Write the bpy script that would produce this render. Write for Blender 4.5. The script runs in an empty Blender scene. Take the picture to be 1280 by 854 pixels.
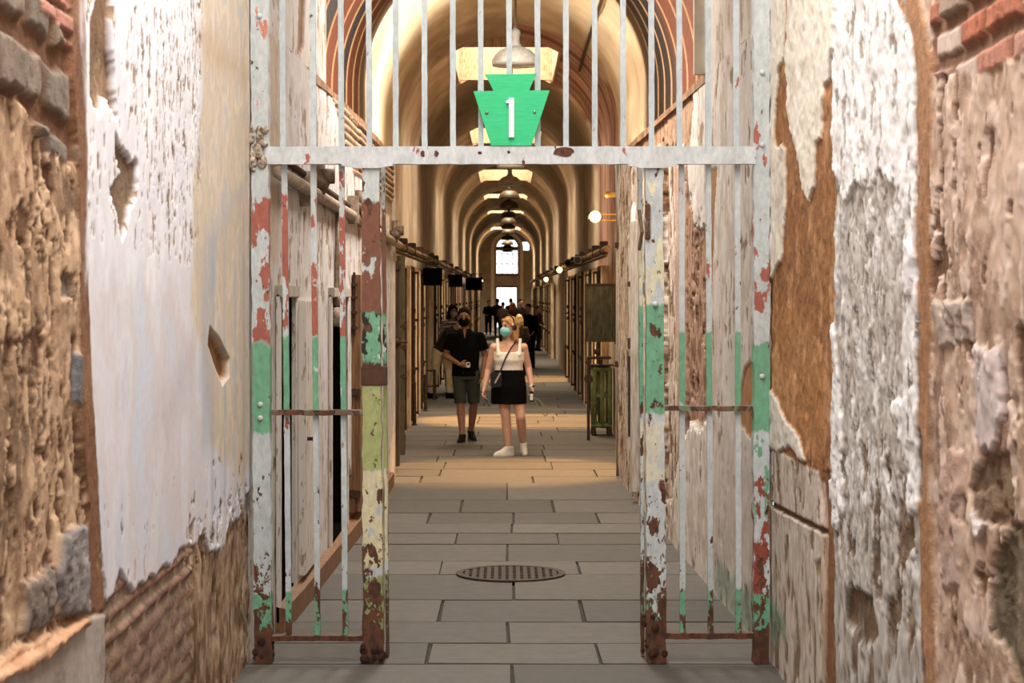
import bpy, bmesh, math, random
import numpy as np
from mathutils import Vector, Matrix
random.seed(7); R = math.radians; PI = math.pi
SC = bpy.context.scene; COL = SC.collection
F = 2400.0; CX = 632.0; CY = 372.0; CAMZ = 1.9          # focal length in px, vanishing point, eye height

# ------------------------------------------------------------------ camera, light, exposure
cam = bpy.data.cameras.new('camera'); camo = bpy.data.objects.new('camera', cam); COL.objects.link(camo)
camo.location = (0, 0, CAMZ); camo.rotation_euler = (R(90), 0, 0)
cam.sensor_width = 36; cam.lens = 36*F/1280; cam.shift_x = 8/1280; cam.shift_y = -55/1280
cam.clip_start = .1; cam.clip_end = 400
cam.dof.use_dof = True; cam.dof.focus_distance = 13.0; cam.dof.aperture_fstop = 8.0
SC.camera = camo
SC.view_settings.view_transform = 'Standard'; SC.view_settings.look = 'None'
SC.view_settings.gamma = 1; SC.view_settings.exposure = 0.0; SC.view_settings.use_curve_mapping = False
w = bpy.data.worlds.new('daylight'); SC.world = w; w.use_nodes = True
w.node_tree.nodes['Background'].inputs[0].default_value = (0.93, 0.96, 1.0, 1)
w.node_tree.nodes['Background'].inputs[1].default_value = 2.3

def area(name, loc, sx, sy, power, color, rot=(0, 0, 0), spread=180):
    l = bpy.data.lights.new(name, 'AREA'); l.shape = 'RECTANGLE'; l.size = sx; l.size_y = sy
    l.energy = power; l.color = color; l.spread = R(spread)
    o = bpy.data.objects.new(name, l); o.location = loc; o.rotation_euler = rot; COL.objects.link(o); return o
def spot(name, loc, target, power, color, angle=50, blend=.5, size=.05):
    l = bpy.data.lights.new(name, 'SPOT'); l.energy = power; l.color = color; l.spot_size = R(angle); l.spot_blend = blend
    l.shadow_soft_size = size
    o = bpy.data.objects.new(name, l); o.location = loc
    o.rotation_euler = (Vector(target)-Vector(loc)).to_track_quat('-Z', 'Y').to_euler(); COL.objects.link(o); return o
SKY = [(20.9, 22.6), (28.1, 32.3), (41.5, 45.5), (55, 60), (68, 70.5), (81, 83), (100, 103)]
area('hall_skylight_light', (0, 5.6, 5.9), 1.7, 7.0, 400, (1.0, .96, .91))
area('passage_fill_light', (0, 15.6, 5.0), .9, 5.0, 420, (1.0, .93, .85))  # added fill under the closed vault; no skylight opens here
for i, (a, b) in enumerate(SKY):
    area('corridor_skylight_light', (0, (a+b)/2, 7.1), 1.3, b-a-.2, [150, 420, 420, 460, 420, 420, 1100][i], (1.0, .84, .62), spread=[95, 115, 120, 120, 120, 120, 150][i])
WARM = (1.0, .52, .17)
spot('added_vault_spot', (1.25, 21.6, 3.0), (-1.5, 22.0, 4.9), 1500, (1.0, .90, .72), 75, .8)  # added spots without fixtures brighten both sides of the vault
spot('added_vault_spot', (-1.25, 21.6, 3.0), (1.5, 22.4, 4.7), 560, (1.0, .88, .68), 75, .8)
spot('added_floor_pool_spot', (1.2, 23.2, 4.4), (0.0, 21.2, 0), 2100, WARM, 40, .5)  # added spots cast the warm floor pools
spot('added_floor_pool_spot', (-1.2, 30.5, 4.4), (0.2, 29.7, 0), 3300, WARM, 46, .5)
spot('added_floor_pool_spot', (1.2, 46, 4.4), (0.3, 45.0, 0), 2200, WARM, 50, .5)

# ------------------------------------------------------------------ helpers
def lin(c):
    return tuple(((x/255)/12.92 if x/255 <= .04045 else ((x/255+.055)/1.055)**2.4) for x in c)
def nlin(c):
    return np.array(lin(c))
def P(px, py, d):
    return Vector(((px-CX)*d/F, d, CAMZ-(py-CY)*d/F))
rng = np.random.RandomState(5)
TAB = rng.rand(64, 256, 256).astype(np.float32)
def vn(x, y, s=0):
    x = np.asarray(x); y = np.asarray(y)
    xi = np.floor(x).astype(np.int64); yi = np.floor(y).astype(np.int64)
    fx = x-xi; fy = y-yi; fx = fx*fx*(3-2*fx); fy = fy*fy*(3-2*fy)
    t = TAB[s % 64]
    a = t[xi & 255, yi & 255]; b = t[(xi+1) & 255, yi & 255]; c = t[xi & 255, (yi+1) & 255]; d = t[(xi+1) & 255, (yi+1) & 255]
    return (a*(1-fx)+b*fx)*(1-fy)+(c*(1-fx)+d*fx)*fy
def fbm(x, y, s=0, o=4):
    r = 0; a = .5; t = 0
    for k in range(o):
        r = r+a*vn(x*2**k+17.3*k, y*2**k+5.1*k, s+k*7); t += a; a *= .55
    return r/t
def sst(a, b, x):
    t = np.clip((x-a)/(b-a), 0, 1); return t*t*(3-2*t)
def sdf(poly, X, Y):
    n = len(poly); d = np.full(X.shape, 1e9); ins = np.zeros(X.shape, bool)
    for i in range(n):
        ax, ay = poly[i]; bx, by = poly[(i+1) % n]; ex, ey = bx-ax, by-ay
        wx, wy = X-ax, Y-ay; t = np.clip((wx*ex+wy*ey)/(ex*ex+ey*ey+1e-12), 0, 1)
        d = np.minimum(d, (wx-ex*t)**2+(wy-ey*t)**2)
        if ay != by:
            c = ((ay > Y) != (by > Y)) & (X < ex*(Y-ay)/ey+ax); ins ^= c
    d = np.sqrt(d); return np.where(ins, d, -d)

class NT:
    def __init__(s, name, rough=.8, metal=0):
        s.m = bpy.data.materials.new(name); s.m.use_nodes = True; s.t = s.m.node_tree
        s.b = s.t.nodes['Principled BSDF']; s.b.inputs['Roughness'].default_value = rough; s.b.inputs['Metallic'].default_value = metal
        s.b.inputs['Specular IOR Level'].default_value = .3
    def n(s, ty, **k):
        x = s.t.nodes.new(ty)
        for a, v in k.items(): setattr(x, a, v)
        return x
    def l(s, a, b): s.t.links.new(a, b)
    def put(s, sock, v):
        if isinstance(v, bpy.types.NodeSocket): s.l(v, sock)
        else: sock.default_value = v
    def math(s, op, a, b=0.0, clamp=False):
        x = s.n('ShaderNodeMath', operation=op, use_clamp=clamp); s.put(x.inputs[0], a); s.put(x.inputs[1], b); return x.outputs[0]
    def mr(s, v, a, b, c=0.0, d=1.0):
        x = s.n('ShaderNodeMapRange'); s.put(x.inputs[0], v)
        for i, q in enumerate((a, b, c, d)): s.put(x.inputs[i+1], q)
        return x.outputs[0]
    def mix(s, f, a, b, blend='MIX'):
        x = s.n('ShaderNodeMix', data_type='RGBA', blend_type=blend); s.put(x.inputs[0], f)
        for i, q in ((6, a), (7, b)):
            s.put(x.inputs[i], q if isinstance(q, bpy.types.NodeSocket) else (*q, 1))
        return x.outputs[2]
    def noise(s, scale, detail=4, stretch=(1, 1, 1), off=0, rough=.6, world=True):
        c = s.n('ShaderNodeNewGeometry').outputs['Position'] if world else s.n('ShaderNodeTexCoord').outputs['Object']
        mp = s.n('ShaderNodeMapping'); s.l(c, mp.inputs[0]); mp.inputs['Scale'].default_value = stretch; mp.inputs['Location'].default_value = (off, off*1.7, off*.6)
        x = s.n('ShaderNodeTexNoise'); s.l(mp.outputs[0], x.inputs['Vector']); x.inputs['Scale'].default_value = scale
        x.inputs['Detail'].default_value = detail; x.inputs['Roughness'].default_value = rough; return x.outputs[0]
    def bump(s, h, strength=.3, dist=.01):
        x = s.n('ShaderNodeBump'); x.inputs['Strength'].default_value = strength; x.inputs['Distance'].default_value = dist
        s.l(h, x.inputs['Height']); s.l(x.outputs[0], s.b.inputs['Normal'])
    def col(s, c): s.put(s.b.inputs['Base Color'], c if isinstance(c, bpy.types.NodeSocket) else (*c, 1))

def painted(name, rough=.88, lo=.72, hi=1.15, scale=28, bump=.5, bd=.012, stretch=(1, 1, 1), fine=120, lum=None):
    t = NT(name, rough); at = t.n('ShaderNodeAttribute', attribute_name='Col')
    n1 = t.noise(scale, 6, stretch); n2 = t.noise(fine, 3, stretch, 3)
    f = t.mr(n1, .3, .7, lo, hi); st = bump
    if lum:                      # pale plaster is smoother than bare stone
        k = t.mr(at.outputs['Fac'], lum[0], lum[1]); f = t.math('ADD', t.math('MULTIPLY', f, t.math('SUBTRACT', 1.0, k)), t.math('MULTIPLY', t.mr(n1, .3, .7, .93, 1.04), k)); st = t.mr(k, 0, 1, bump, bump*.12)
    c = t.n('ShaderNodeCombineColor')
    for i in range(3): t.l(f, c.inputs[i])
    t.col(t.mix(1.0, at.outputs['Color'], c.outputs[0], 'MULTIPLY'))
    x = t.n('ShaderNodeBump'); t.put(x.inputs['Strength'], st); x.inputs['Distance'].default_value = bd
    t.l(t.math('ADD', n1, t.math('MULTIPLY', n2, .4)), x.inputs['Height']); t.l(x.outputs[0], t.b.inputs['Normal']); return t.m
def simple(name, rgb, rough=.7, metal=0, var=.25, scale=30, rgb2=None, bump=.15, stretch=(1, 1, 1), thr=None):
    t = NT(name, rough, metal); n1 = t.noise(scale, 5, stretch, random.random()*9)
    a = lin(rgb); b = lin(rgb2) if rgb2 else tuple(x*(1-var) for x in a)
    f = t.mr(n1, thr-.03, thr+.03) if thr else t.mr(n1, .35, .65)
    t.col(t.mix(f, a, b)); 
    if bump: t.bump(n1, bump, .01)
    return t.m
def glow(name, rgb, strength):
    t = NT(name); t.col((1, 1, 1)); t.b.inputs['Emission Color'].default_value = (*lin(rgb), 1); t.b.inputs['Emission Strength'].default_value = strength; return t.m

def link(name, me, mat, parent=None, smooth=False):
    o = bpy.data.objects.new(name, me); COL.objects.link(o)
    if mat: me.materials.append(mat)
    if smooth:
        for p in me.polygons: p.use_smooth = True
    if parent: o.parent = parent
    return o
NOSPLIT = {'grating', 'hinge_lump', 'rust_scale', 'window_frame', 'window_lining', 'headphones', 'lattice_leaf', 'recess_lining', 'polo_collar', 'eyebrow'}
def islands(bm):
    """vertex groups of pieces that stand clear of each other"""
    seen = set(); out = []
    for v in bm.verts:
        if v in seen: continue
        st = [v]; seen.add(v); isl = []
        while st:
            a = st.pop(); isl.append(a)
            for e in a.link_edges:
                b = e.other_vert(a)
                if b not in seen: seen.add(b); st.append(b)
        out.append(isl)
        if len(out) > 200: return [bm.verts[:]]
    bb = [[min(v.co[i] for v in g)-.002 for i in range(3)]+[max(v.co[i] for v in g)+.002 for i in range(3)] for g in out]
    par = list(range(len(out)))
    def find(a):
        while par[a] != a: a = par[a]
        return a
    for i in range(len(out)):
        for j in range(i):
            if all(bb[i][k] <= bb[j][k+3] and bb[j][k] <= bb[i][k+3] for k in range(3)): par[find(i)] = find(j)
    d = {}
    for i, g in enumerate(out): d.setdefault(find(i), []).extend(g)
    return list(d.values())
def OB(name, bm, mat, parent=None, smooth=False, loc=None):
    bmesh.ops.recalc_face_normals(bm, faces=bm.faces[:])
    if parent and name not in NOSPLIT:
        gs = islands(bm)
        if 1 < len(gs) <= 24:
            res = []
            for g in gs:
                keep = set(g); b2 = bmesh.new(); mp = {v: b2.verts.new(v.co) for v in g}
                for f in bm.faces:
                    if f.verts[0] in keep: b2.faces.new([mp[v] for v in f.verts])
                me = bpy.data.meshes.new(name); b2.to_mesh(me); b2.free(); res.append(link(name, me, mat, parent, smooth))
            bm.free(); return res[0]
    me = bpy.data.meshes.new(name); bm.to_mesh(me); bm.free(); o = link(name, me, mat, parent, smooth)
    if loc is not None: o.location = loc
    return o
def tag(o, label, cat, group=None, kind=None):
    o['label'] = label; o['category'] = cat
    if group: o['group'] = group
    if kind: o['kind'] = kind
    return o
def EM(name, loc, label, cat, group=None, rz=0):
    o = bpy.data.objects.new(name, None); COL.objects.link(o); o.location = loc; o.rotation_euler = (0, 0, rz); o.empty_display_size = .1
    return tag(o, label, cat, group)
def struct(o):
    o['kind'] = 'structure'; return o
def dup(root, loc, rz=None, label=None, group=None):
    def cp(o, par):
        c = o.copy(); COL.objects.link(c); c.parent = par
        for ch in [x for x in list(o.children)]: cp(ch, c)
        return c
    r = cp(root, None); r.location = loc
    if rz is not None: r.rotation_euler = (0, 0, rz)
    if label: r['label'] = label
    if group: r['group'] = group
    return r
def box(bm, x0, x1, y0, y1, z0, z1, bev=0):
    r = bmesh.ops.create_cube(bm, size=1)
    for v in r['verts']:
        v.co = Vector(((x0+x1)/2+v.co.x*(x1-x0), (y0+y1)/2+v.co.y*(y1-y0), (z0+z1)/2+v.co.z*(z1-z0)))
    if bev:
        es = list({e for v in r['verts'] for e in v.link_edges})
        bmesh.ops.bevel(bm, geom=es, offset=bev, segments=2, affect='EDGES')
def cone(bm, p, q, r1, r2, n=14, sx=1.0):
    p = Vector(p); q = Vector(q); d = q-p
    m = Matrix.Translation((p+q)/2) @ d.to_track_quat('Z', 'Y').to_matrix().to_4x4() @ Matrix.Diagonal((sx, 1, 1, 1))
    bmesh.ops.create_cone(bm, cap_ends=True, segments=n, radius1=r1, radius2=r2, depth=d.length, matrix=m)
def ball(bm, p, r, s=(1, 1, 1), rot=None, n=14):
    m = Matrix.Translation(Vector(p)) @ (rot.to_4x4() if rot is not None else Matrix()) @ Matrix.Diagonal((r*s[0], r*s[1], r*s[2], 1))
    bmesh.ops.create_uvsphere(bm, u_segments=n, v_segments=max(6, n//2+2), radius=1, matrix=m)
def cap(bm, p, q, r1, r2, n=14):
    cone(bm, p, q, r1, r2, n); ball(bm, p, r1, n=n); ball(bm, q, r2, n=n)
def tube(bm, pts, r, n=8):
    for a, b in zip(pts[:-1], pts[1:]): cone(bm, a, b, r, r, n)
    for a in pts[1:-1]: ball(bm, a, r, n=n)
def lathe(bm, prof, c=(0, 0, 0), n=24):
    rings = []
    for r, z in prof:
        rings.append([bm.verts.new((c[0]+r*math.cos(2*PI*k/n), c[1]+r*math.sin(2*PI*k/n), c[2]+z)) for k in range(n)])
    for a, b in zip(rings[:-1], rings[1:]):
        for k in range(n): bm.faces.new((a[k], a[(k+1) % n], b[(k+1) % n], b[k]))
    bm.faces.new(rings[0][::-1]); bm.faces.new(rings[-1])
def loft(bm, rings, n=20):
    """rings: (cx, cy, cz, rx, ry[, tilt about x])"""
    L = []
    for r in rings:
        cx, cy, cz, rx, ry = r[:5]; t = r[5] if len(r) > 5 else 0
        L.append([bm.verts.new((cx+rx*math.cos(2*PI*k/n), cy+ry*math.sin(2*PI*k/n)*math.cos(t), cz+ry*math.sin(2*PI*k/n)*math.sin(t))) for k in range(n)])
    for a, b in zip(L[:-1], L[1:]):
        for k in range(n): bm.faces.new((a[k], a[(k+1) % n], b[(k+1) % n], b[k]))
    bm.faces.new(L[0][::-1]); bm.faces.new(L[-1])
def prism(bm, pts, y0, y1):
    """polygon in x,z extruded along y"""
    a = [bm.verts.new((x, y0, z)) for x, z in pts]; b = [bm.verts.new((x, y1, z)) for x, z in pts]
    bm.faces.new(a); bm.faces.new(b[::-1]); n = len(pts)
    for k in range(n): bm.faces.new((a[k], b[k], b[(k+1) % n], a[(k+1) % n]))
def gridmesh(name, XYZ, colr, mat, keep=None, smooth=True):
    """XYZ (n,m,3), colour (n,m,3), keep (n-1,m-1) bool"""
    n, m = XYZ.shape[:2]; idx = np.arange(n*m).reshape(n, m)
    q = np.stack([idx[:-1, :-1], idx[1:, :-1], idx[1:, 1:], idx[:-1, 1:]], -1).reshape(-1, 4)
    if keep is not None: q = q[keep.reshape(-1)]
    me = bpy.data.meshes.new(name); me.vertices.add(n*m); me.vertices.foreach_set('co', XYZ.reshape(-1).astype(np.float32))
    me.loops.add(q.size); me.loops.foreach_set('vertex_index', q.reshape(-1).astype(np.int32))
    me.polygons.add(len(q)); me.polygons.foreach_set('loop_start', np.arange(0, q.size, 4).astype(np.int32))
    me.update(calc_edges=True); me.validate()
    at = me.color_attributes.new('Col', 'FLOAT_COLOR', 'POINT')
    c = np.ones((n*m, 4), np.float32); c[:, :3] = colr.reshape(-1, 3); at.data.foreach_set('color', c.reshape(-1))
    if smooth: me.polygons.foreach_set('use_smooth', np.ones(len(q), bool))
    o = bpy.data.objects.new(name, me); COL.objects.link(o); me.materials.append(mat); return o

# ------------------------------------------------------------------ walls
XL = ([0, 10, 11.6, 16, 20.3], [1.34, 1.34, 1.283, 1.2, 1.18])
XR = ([0, 10, 11.1, 16.85, 20.3], [1.40, 1.39, 1.367, 1.236, 1.18])
def wx(side, d):
    return np.interp(d, *(XL if side < 0 else XR))
def todz(side, px, py):
    d = F*1.3/abs(px-CX)
    for _ in range(12): d = F*float(wx(side, d))/max(20, abs(px-CX))
    return (d, CAMZ-(py-CY)*d/F)

class Wall:
    def __init__(s, side, D, Z, seed=0):
        s.side = side; s.D, s.Z = np.meshgrid(D, Z, indexing='ij'); s.h = np.zeros(s.D.shape); s.c = np.zeros(s.D.shape+(3,)); s.seed = seed
        s.hole = np.zeros((len(D)-1, len(Z)-1), bool)
    def nz(s, f, k, o=4, sy=.9): return fbm(s.D*f*1.15, s.Z*f*sy, s.seed+k, o)
    def base(s, cols, f=3, relief=.03, k=1):
        relief *= .6
        n = s.nz(f, k, 5); n = np.clip((n-.3)/.4, 0, 1); m = np.array([nlin(c) for c in cols]); t = n*(len(cols)-1)
        for i in range(3): s.c[..., i] = np.interp(t, range(len(cols)), m[:, i])
        s.h += (s.nz(2.2, k+3, 5)-.5)*2*relief + (s.nz(11, k+5, 3)-.5)*relief*.8
    def L(s, poly, cols, th=0., amp=.03, f=9, cf=5, soft=.006, flat=None, k=2, px=True, rel=0., alpha=1.0, sy=1):
        if flat: flat *= .6
        q = [todz(s.side, *p) for p in poly] if px else poly
        a = np.array(q); mg = amp+.25
        i0, i1 = np.searchsorted(s.D[:, 0], [a[:, 0].min()-mg, a[:, 0].max()+mg]); j0, j1 = np.searchsorted(s.Z[0], [a[:, 1].min()-mg, a[:, 1].max()+mg])
        if i1-i0 < 2 or j1-j0 < 2: return
        sl = (slice(i0, i1), slice(j0, j1)); D, Z = s.D[sl], s.Z[sl]
        g = sdf(q, D, Z)+(fbm(D*f*1.2, Z*f*.5, s.seed+k+11, 5)-.5)*2.2*amp+(fbm(D*f*5, Z*f*1.8, s.seed+k+23, 3)-.5)*amp*.8
        m = sst(-soft, soft, g)*alpha
        n = np.clip((fbm(D*cf*1.3, Z*cf*sy*.85, s.seed+k+31, 5)-.3)/.4, 0, 1); cc = np.array([nlin(c) for c in cols]); t = n*(len(cols)-1)
        for i in range(3):
            v = np.interp(t, range(len(cols)), cc[:, i]) if len(cols) > 1 else cc[0, i]
            s.c[sl][..., i] = s.c[sl][..., i]*(1-m)+v*m
        h = s.h[sl]
        if flat is not None: h[...] = h*(1-m)+(flat+(fbm(D*1.5, Z*1.5, s.seed+k, 3)-.5)*.012+(fbm(D*12, Z*12, s.seed+k+2, 4)-.5)*2*rel)*m
        h += th*m
    def flecks(s, poly, cols, dens=.62, f=12, th=-.008, k=4, px=True, sz=1, soft=.03):
        q = [todz(s.side, *p) for p in poly] if px else poly
        g = sdf(q, s.D, s.Z); n = fbm(s.D*f*sz*1.2, s.Z*f*.62, s.seed+k, 5)+np.clip(-g*2, 0, 1)
        n = np.where(g > -.02, n, 0); m = sst(dens, dens+soft, fbm(s.D*f*sz*1.2, s.Z*f*.62, s.seed+k, 5)-np.clip(-g*3, 0, 1))
        c = np.array([nlin(c) for c in cols]); t = np.clip((fbm(s.D*8, s.Z*8, s.seed+k+9)-.3)/.4, 0, 1)*(len(cols)-1)
        for i in range(3):
            v = np.interp(t, range(len(cols)), c[:, i]) if len(cols) > 1 else c[0, i]
            s.c[..., i] = s.c[..., i]*(1-m)+v*m
        s.h += th*m*.4
    def cells(s, poly, cols, mortar, cd, cz, depth=.02, jitter=.35, gap=.06, k=6, brick=False, px=True, edge=.03):
        q = [todz(s.side, *p) for p in poly] if px else poly
        g = sdf(q, s.D, s.Z)+(s.nz(7, k)-.5)*2*edge; msk = sst(-.006, .006, g)
        u = s.D/cd+(0 if brick else (s.nz(2.5, k+1)-.5)*jitter*2); v = s.Z/cz+(s.nz(2.5, k+2)-.5)*(.25 if brick else jitter*2)
        row = np.floor(v); u = u+(row % 2)*.5+ (0 if brick else TAB[3][row.astype(int) & 255, 7])
        cidx = np.floor(u).astype(int); fu, fv = u-np.floor(u), v-row
        e = np.minimum(np.minimum(fu, 1-fu)*cd, np.minimum(fv, 1-fv)*cz)+(s.nz(30, k+3, 2)-.5)*.008
        m = sst(gap*.25, gap*.55, e)
        rnd = TAB[(k+5) % 64][cidx & 255, row.astype(int) & 255]; c = np.array([nlin(x) for x in cols]); mo = nlin(mortar)
        sh = .8+.4*s.nz(14, k+8)
        for i in range(3):
            v_ = np.interp(rnd*(len(cols)-1), range(len(cols)), c[:, i])*sh*m+mo[i]*(1-m)
            s.c[..., i] = s.c[..., i]*(1-msk)+v_*msk
        s.h = s.h*(1-msk*.75)+msk*(m*depth*(.6+.8*rnd)-depth*.5)*.7
    def cut(s, d0, d1, z0, z1):
        dc = (s.D[:-1, :-1]+s.D[1:, 1:])/2; zc = (s.Z[:-1, :-1]+s.Z[1:, 1:])/2
        s.hole |= (dc > d0) & (dc < d1) & (zc > z0) & (zc < z1)
    def build(s, name, mat):
        X = s.side*(wx(s.side, s.D)-s.h); o = gridmesh(name, np.stack([X, s.D, s.Z], -1), s.c, mat, ~s.hole if s.hole.any() else None); return struct(o)
M_WALL = painted('crumbling_wall', .9, .70, 1.18, 24, .6, .012, lum=(.24, .44))
M_PASS = painted('peeling_wall', .9, .72, 1.12, 22, .45, .01, lum=(.30, .52))
dD = np.concatenate([np.arange(.6, 4.6, .06), np.arange(4.6, 10.01, .012), [10.02]])
dZ = np.concatenate([np.arange(0, .72, .03), np.arange(.72, 3.75, .0075), np.arange(3.76, 5.6, .06)])

# left wall of the near hall
W = Wall(-1, dD, dZ, 1)
W.base([(124, 98, 74), (166, 134, 104), (190, 160, 130), (156, 122, 92)], 4, .035)
W.flecks([(-400, -400), (110, -100), (110, 900), (-400, 900)], [(92, 62, 42), (110, 80, 58)], .60, 10, -.03, 5)
W.flecks([(-400, -400), (110, -100), (110, 900), (-400, 900)], [(206, 178, 146), (192, 160, 126)], .60, 16, .01, 35)
W.flecks([(-400, 300), (110, 300), (110, 900), (-400, 900)], [(112, 88, 66)], .615, 20, -.02, 45)
W.cells([(-400, -300), (88, -60), (88, 120), (98, 210), (60, 190), (30, 130), (-10, 115), (-400, 40)], [(118, 108, 98), (150, 134, 116), (140, 112, 88), (128, 118, 108)], (112, 78, 54), .34, .22, .05, .3, .10)
W.cells([(44, -20), (92, -20), (93, 62), (78, 60), (68, 28), (48, 12)], [(178, 120, 100), (196, 142, 122)], (120, 90, 70), .30, .075, .02, 0, .03, brick=True, edge=.01)
W.L([(72, 672), (100, 655), (103, 768), (70, 772), (66, 720)], [(112, 108, 106), (146, 140, 136)], .03, .02, 9)
W.L([(25, 725), (62, 710), (66, 775), (28, 790)], [(112, 100, 92), (140, 126, 114)], .02, .04, 9)
W.L([(90, 440), (99, 445), (99, 508), (91, 500)], [(96, 98, 104), (128, 128, 128)], .01, .012)
W.L([(74, 345), (86, 345), (88, 372), (72, 372)], [(150, 140, 128), (98, 84, 72)], -.02, .006)
W.L([(-400, 960), (0, 838), (60, 800), (100, 772), (128, 766), (128, 1500), (-400, 1500)], [(158, 146, 136), (178, 168, 158)], 0, .008, 5, flat=.03, rel=.002)
W.L([(-100, 870), (0, 822), (70, 786), (98, 768), (100, 782), (60, 812), (0, 850), (-100, 900)], [(214, 172, 138), (190, 142, 106)], .02, .02, 9)
PL = [(103, -200), (313, -200), (322, 590), (313, 612), (305, 622), (298, 646), (285, 652), (277, 686), (260, 692), (252, 664), (243, 684), (228, 682), (213, 704),
      (195, 716), (178, 728), (165, 738), (155, 726), (146, 708), (138, 745), (131, 754), (124, 700), (118, 600), (112, 500), (107, 350), (104, 120)]
W.cells([(126, 700), (240, 640), (240, 900), (128, 1100)], [(98, 66, 54), (132, 94, 78), (150, 116, 96), (118, 82, 68)], (150, 128, 108), .26, .078, .02, 0, .06, brick=True)
W.L([(236, 640), (320, 560), (330, 900), (238, 1000)], [(100, 74, 52), (150, 120, 92), (176, 150, 124), (120, 92, 66)], .0, .06, 6, 7, rel=0)
W.L([(88, -200), (106, -200), (108, 100), (105, 200), (106, 350), (112, 480), (119, 600), (127, 766), (112, 768), (102, 756), (106, 640), (100, 560), (97, 400), (94, 200), (86, 100)], [(118, 80, 54), (142, 102, 72)], 0, .015, 5, flat=.02, rel=.004)
W.L(PL, [(206, 210, 222), (222, 222, 228), (214, 208, 210), (210, 216, 228)], 0, .022, 10, 2.2, flat=.018, rel=.0)
W.L([(103, -200), (250, -200), (248, 100), (244, 200), (236, 330), (200, 360), (150, 350), (107, 330)], [(232, 234, 240), (222, 222, 228), (240, 240, 244)], .001, .12, 5, 5, soft=.08)
W.L([(246, -200), (330, -200), (330, 560), (300, 600), (262, 560), (250, 450), (235, 380), (240, 220), (250, 120)], [(212, 196, 174), (200, 188, 172), (222, 206, 184), (196, 190, 184)], 0, .06, 5, 6, soft=.05)
W.L([(240, 30), (312, 90), (312, 110), (240, 60)], [(186, 156, 120)], 0, .06, 8, soft=.09, alpha=.55)
for x in (262, 277, 290, 301, 309):
    W.L([(x, 270+random.random()*90), (x+2.2, 270), (x+2.2, 640), (x, 640)], [(168, 176, 186)], 0, .03, 4, soft=.05, alpha=.6)
W.L([(305, 230), (270, 300), (258, 420), (264, 560), (250, 560), (248, 400), (256, 290), (290, 240)], [(172, 178, 188)], 0, .05, 4, soft=.10, alpha=.6)
W.L([(190, 520), (236, 420), (240, 440), (205, 560)], [(196, 184, 184)], 0, .05, 4, soft=.12, alpha=.6)
UP = [(103, -200), (250, -200), (250, 110), (236, 330), (107, 290)]
W.flecks(UP, [(150, 128, 104), (178, 158, 136), (130, 106, 84)], .655, 22, -.01, 8)
W.flecks([(170, 40), (248, 0), (246, 300), (215, 290), (180, 220)], [(164, 150, 130), (130, 110, 88)], .625, 26, -.01, 14)
W.L([(108, 30), (128, -60), (141, -60), (138, 60), (141, 112), (144, 160), (128, 118), (118, 146), (108, 118)], [(142, 112, 84), (120, 92, 68), (160, 132, 104)], -.03, .03, 10)
W.L([(140, 165), (150, 188), (168, 205), (168, 232), (158, 268), (149, 302), (143, 262), (134, 240), (146, 215), (139, 190)], [(140, 116, 92), (116, 94, 74)], -.02, .03, 12)
W.L([(259, 408), (270, 421), (284, 448), (284, 470), (275, 481), (265, 455), (257, 430)], [(150, 106, 62), (178, 134, 90)], -.045, .008, 8)
W.flecks([(110, 640), (313, 560), (313, 690), (120, 760)], [(140, 116, 90)], .70, 14, -.01, 18)
W.flecks([(236, 660), (320, 600), (330, 900), (238, 900)], [(80, 58, 40), (196, 172, 146)], .57, 14, -.03, 25)
W.build('wall_left', M_WALL)

# right wall of the near hall
W = Wall(1, dD, dZ, 9)
W.base([(140, 112, 92), (180, 152, 132), (198, 174, 156), (168, 138, 116)], 4, .04)
W.flecks([(1165, -400), (1800, -400), (1800, 1200), (1165, 1200)], [(104, 74, 54), (120, 90, 70)], .60, 9, -.04, 5)
W.flecks([(1165, -400), (1800, -400), (1800, 1200), (1165, 1200)], [(206, 186, 172), (190, 166, 150)], .60, 14, .01, 35)
W.cells([(1168, -100), (1500, -300), (1500, 60), (1290, 60), (1230, 85), (1190, 95), (1166, 90)], [(186, 168, 156), (176, 108, 82), (160, 140, 126)], (128, 96, 76), .34, .12, .03, .15, .06)
W.L([(1172, 376), (1214, 376), (1216, 428), (1176, 434)], [(186, 172, 160), (166, 150, 140)], .015, .02)
W.L([(1222, 440), (1255, 430), (1258, 520), (1246, 560), (1235, 574), (1222, 540)], [(190, 178, 178), (204, 190, 186)], .015, .04, 10)
W.L([(1216, 622), (1236, 610), (1240, 640), (1222, 678)], [(206, 196, 190)], .015, .02)
W.L([(1186, 560), (1204, 556), (1204, 730), (1180, 740), (1176, 640)], [(186, 162, 150), (166, 134, 116)], .012, .03)
W.L([(1230, 570), (1262, 560), (1262, 660), (1225, 650), (1205, 610)], [(112, 92, 74), (136, 112, 90)], -.02, .04)
W.L([(1232, 700), (1260, 660), (1500, 560), (1500, 1200), (1262, 840), (1240, 790)], [(104, 92, 72), (128, 112, 90), (92, 80, 62)], -.02, .05)
W.L([(1080, -200), (1130, -100), (1160, 30), (1168, 80), (1165, 250), (1168, 420), (1163, 600), (1170, 760), (1178, 1000), (1155, 1000), (1152, 650), (1150, 450), (1150, 250), (1140, 50)], [(150, 108, 74), (170, 128, 94)], 0, .015, 5, flat=.025, rel=.003)
W.L([(1044, -200), (1100, -200), (1128, 5), (1148, 45), (1152, 100), (1153, 450), (1153, 650), (1160, 1000), (1044, 1000), (1040, 640), (1034, 400), (1048, 200)], [(176, 170, 164), (194, 190, 184), (160, 150, 140), (200, 196, 192)], 0, .02, 8, 6, flat=.02, rel=.012)
W.flecks([(1044, 560), (1155, 560), (1160, 900), (1044, 900)], [(132, 110, 90), (96, 76, 58), (150, 130, 108)], .585, 7, -.02, 7)
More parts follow.
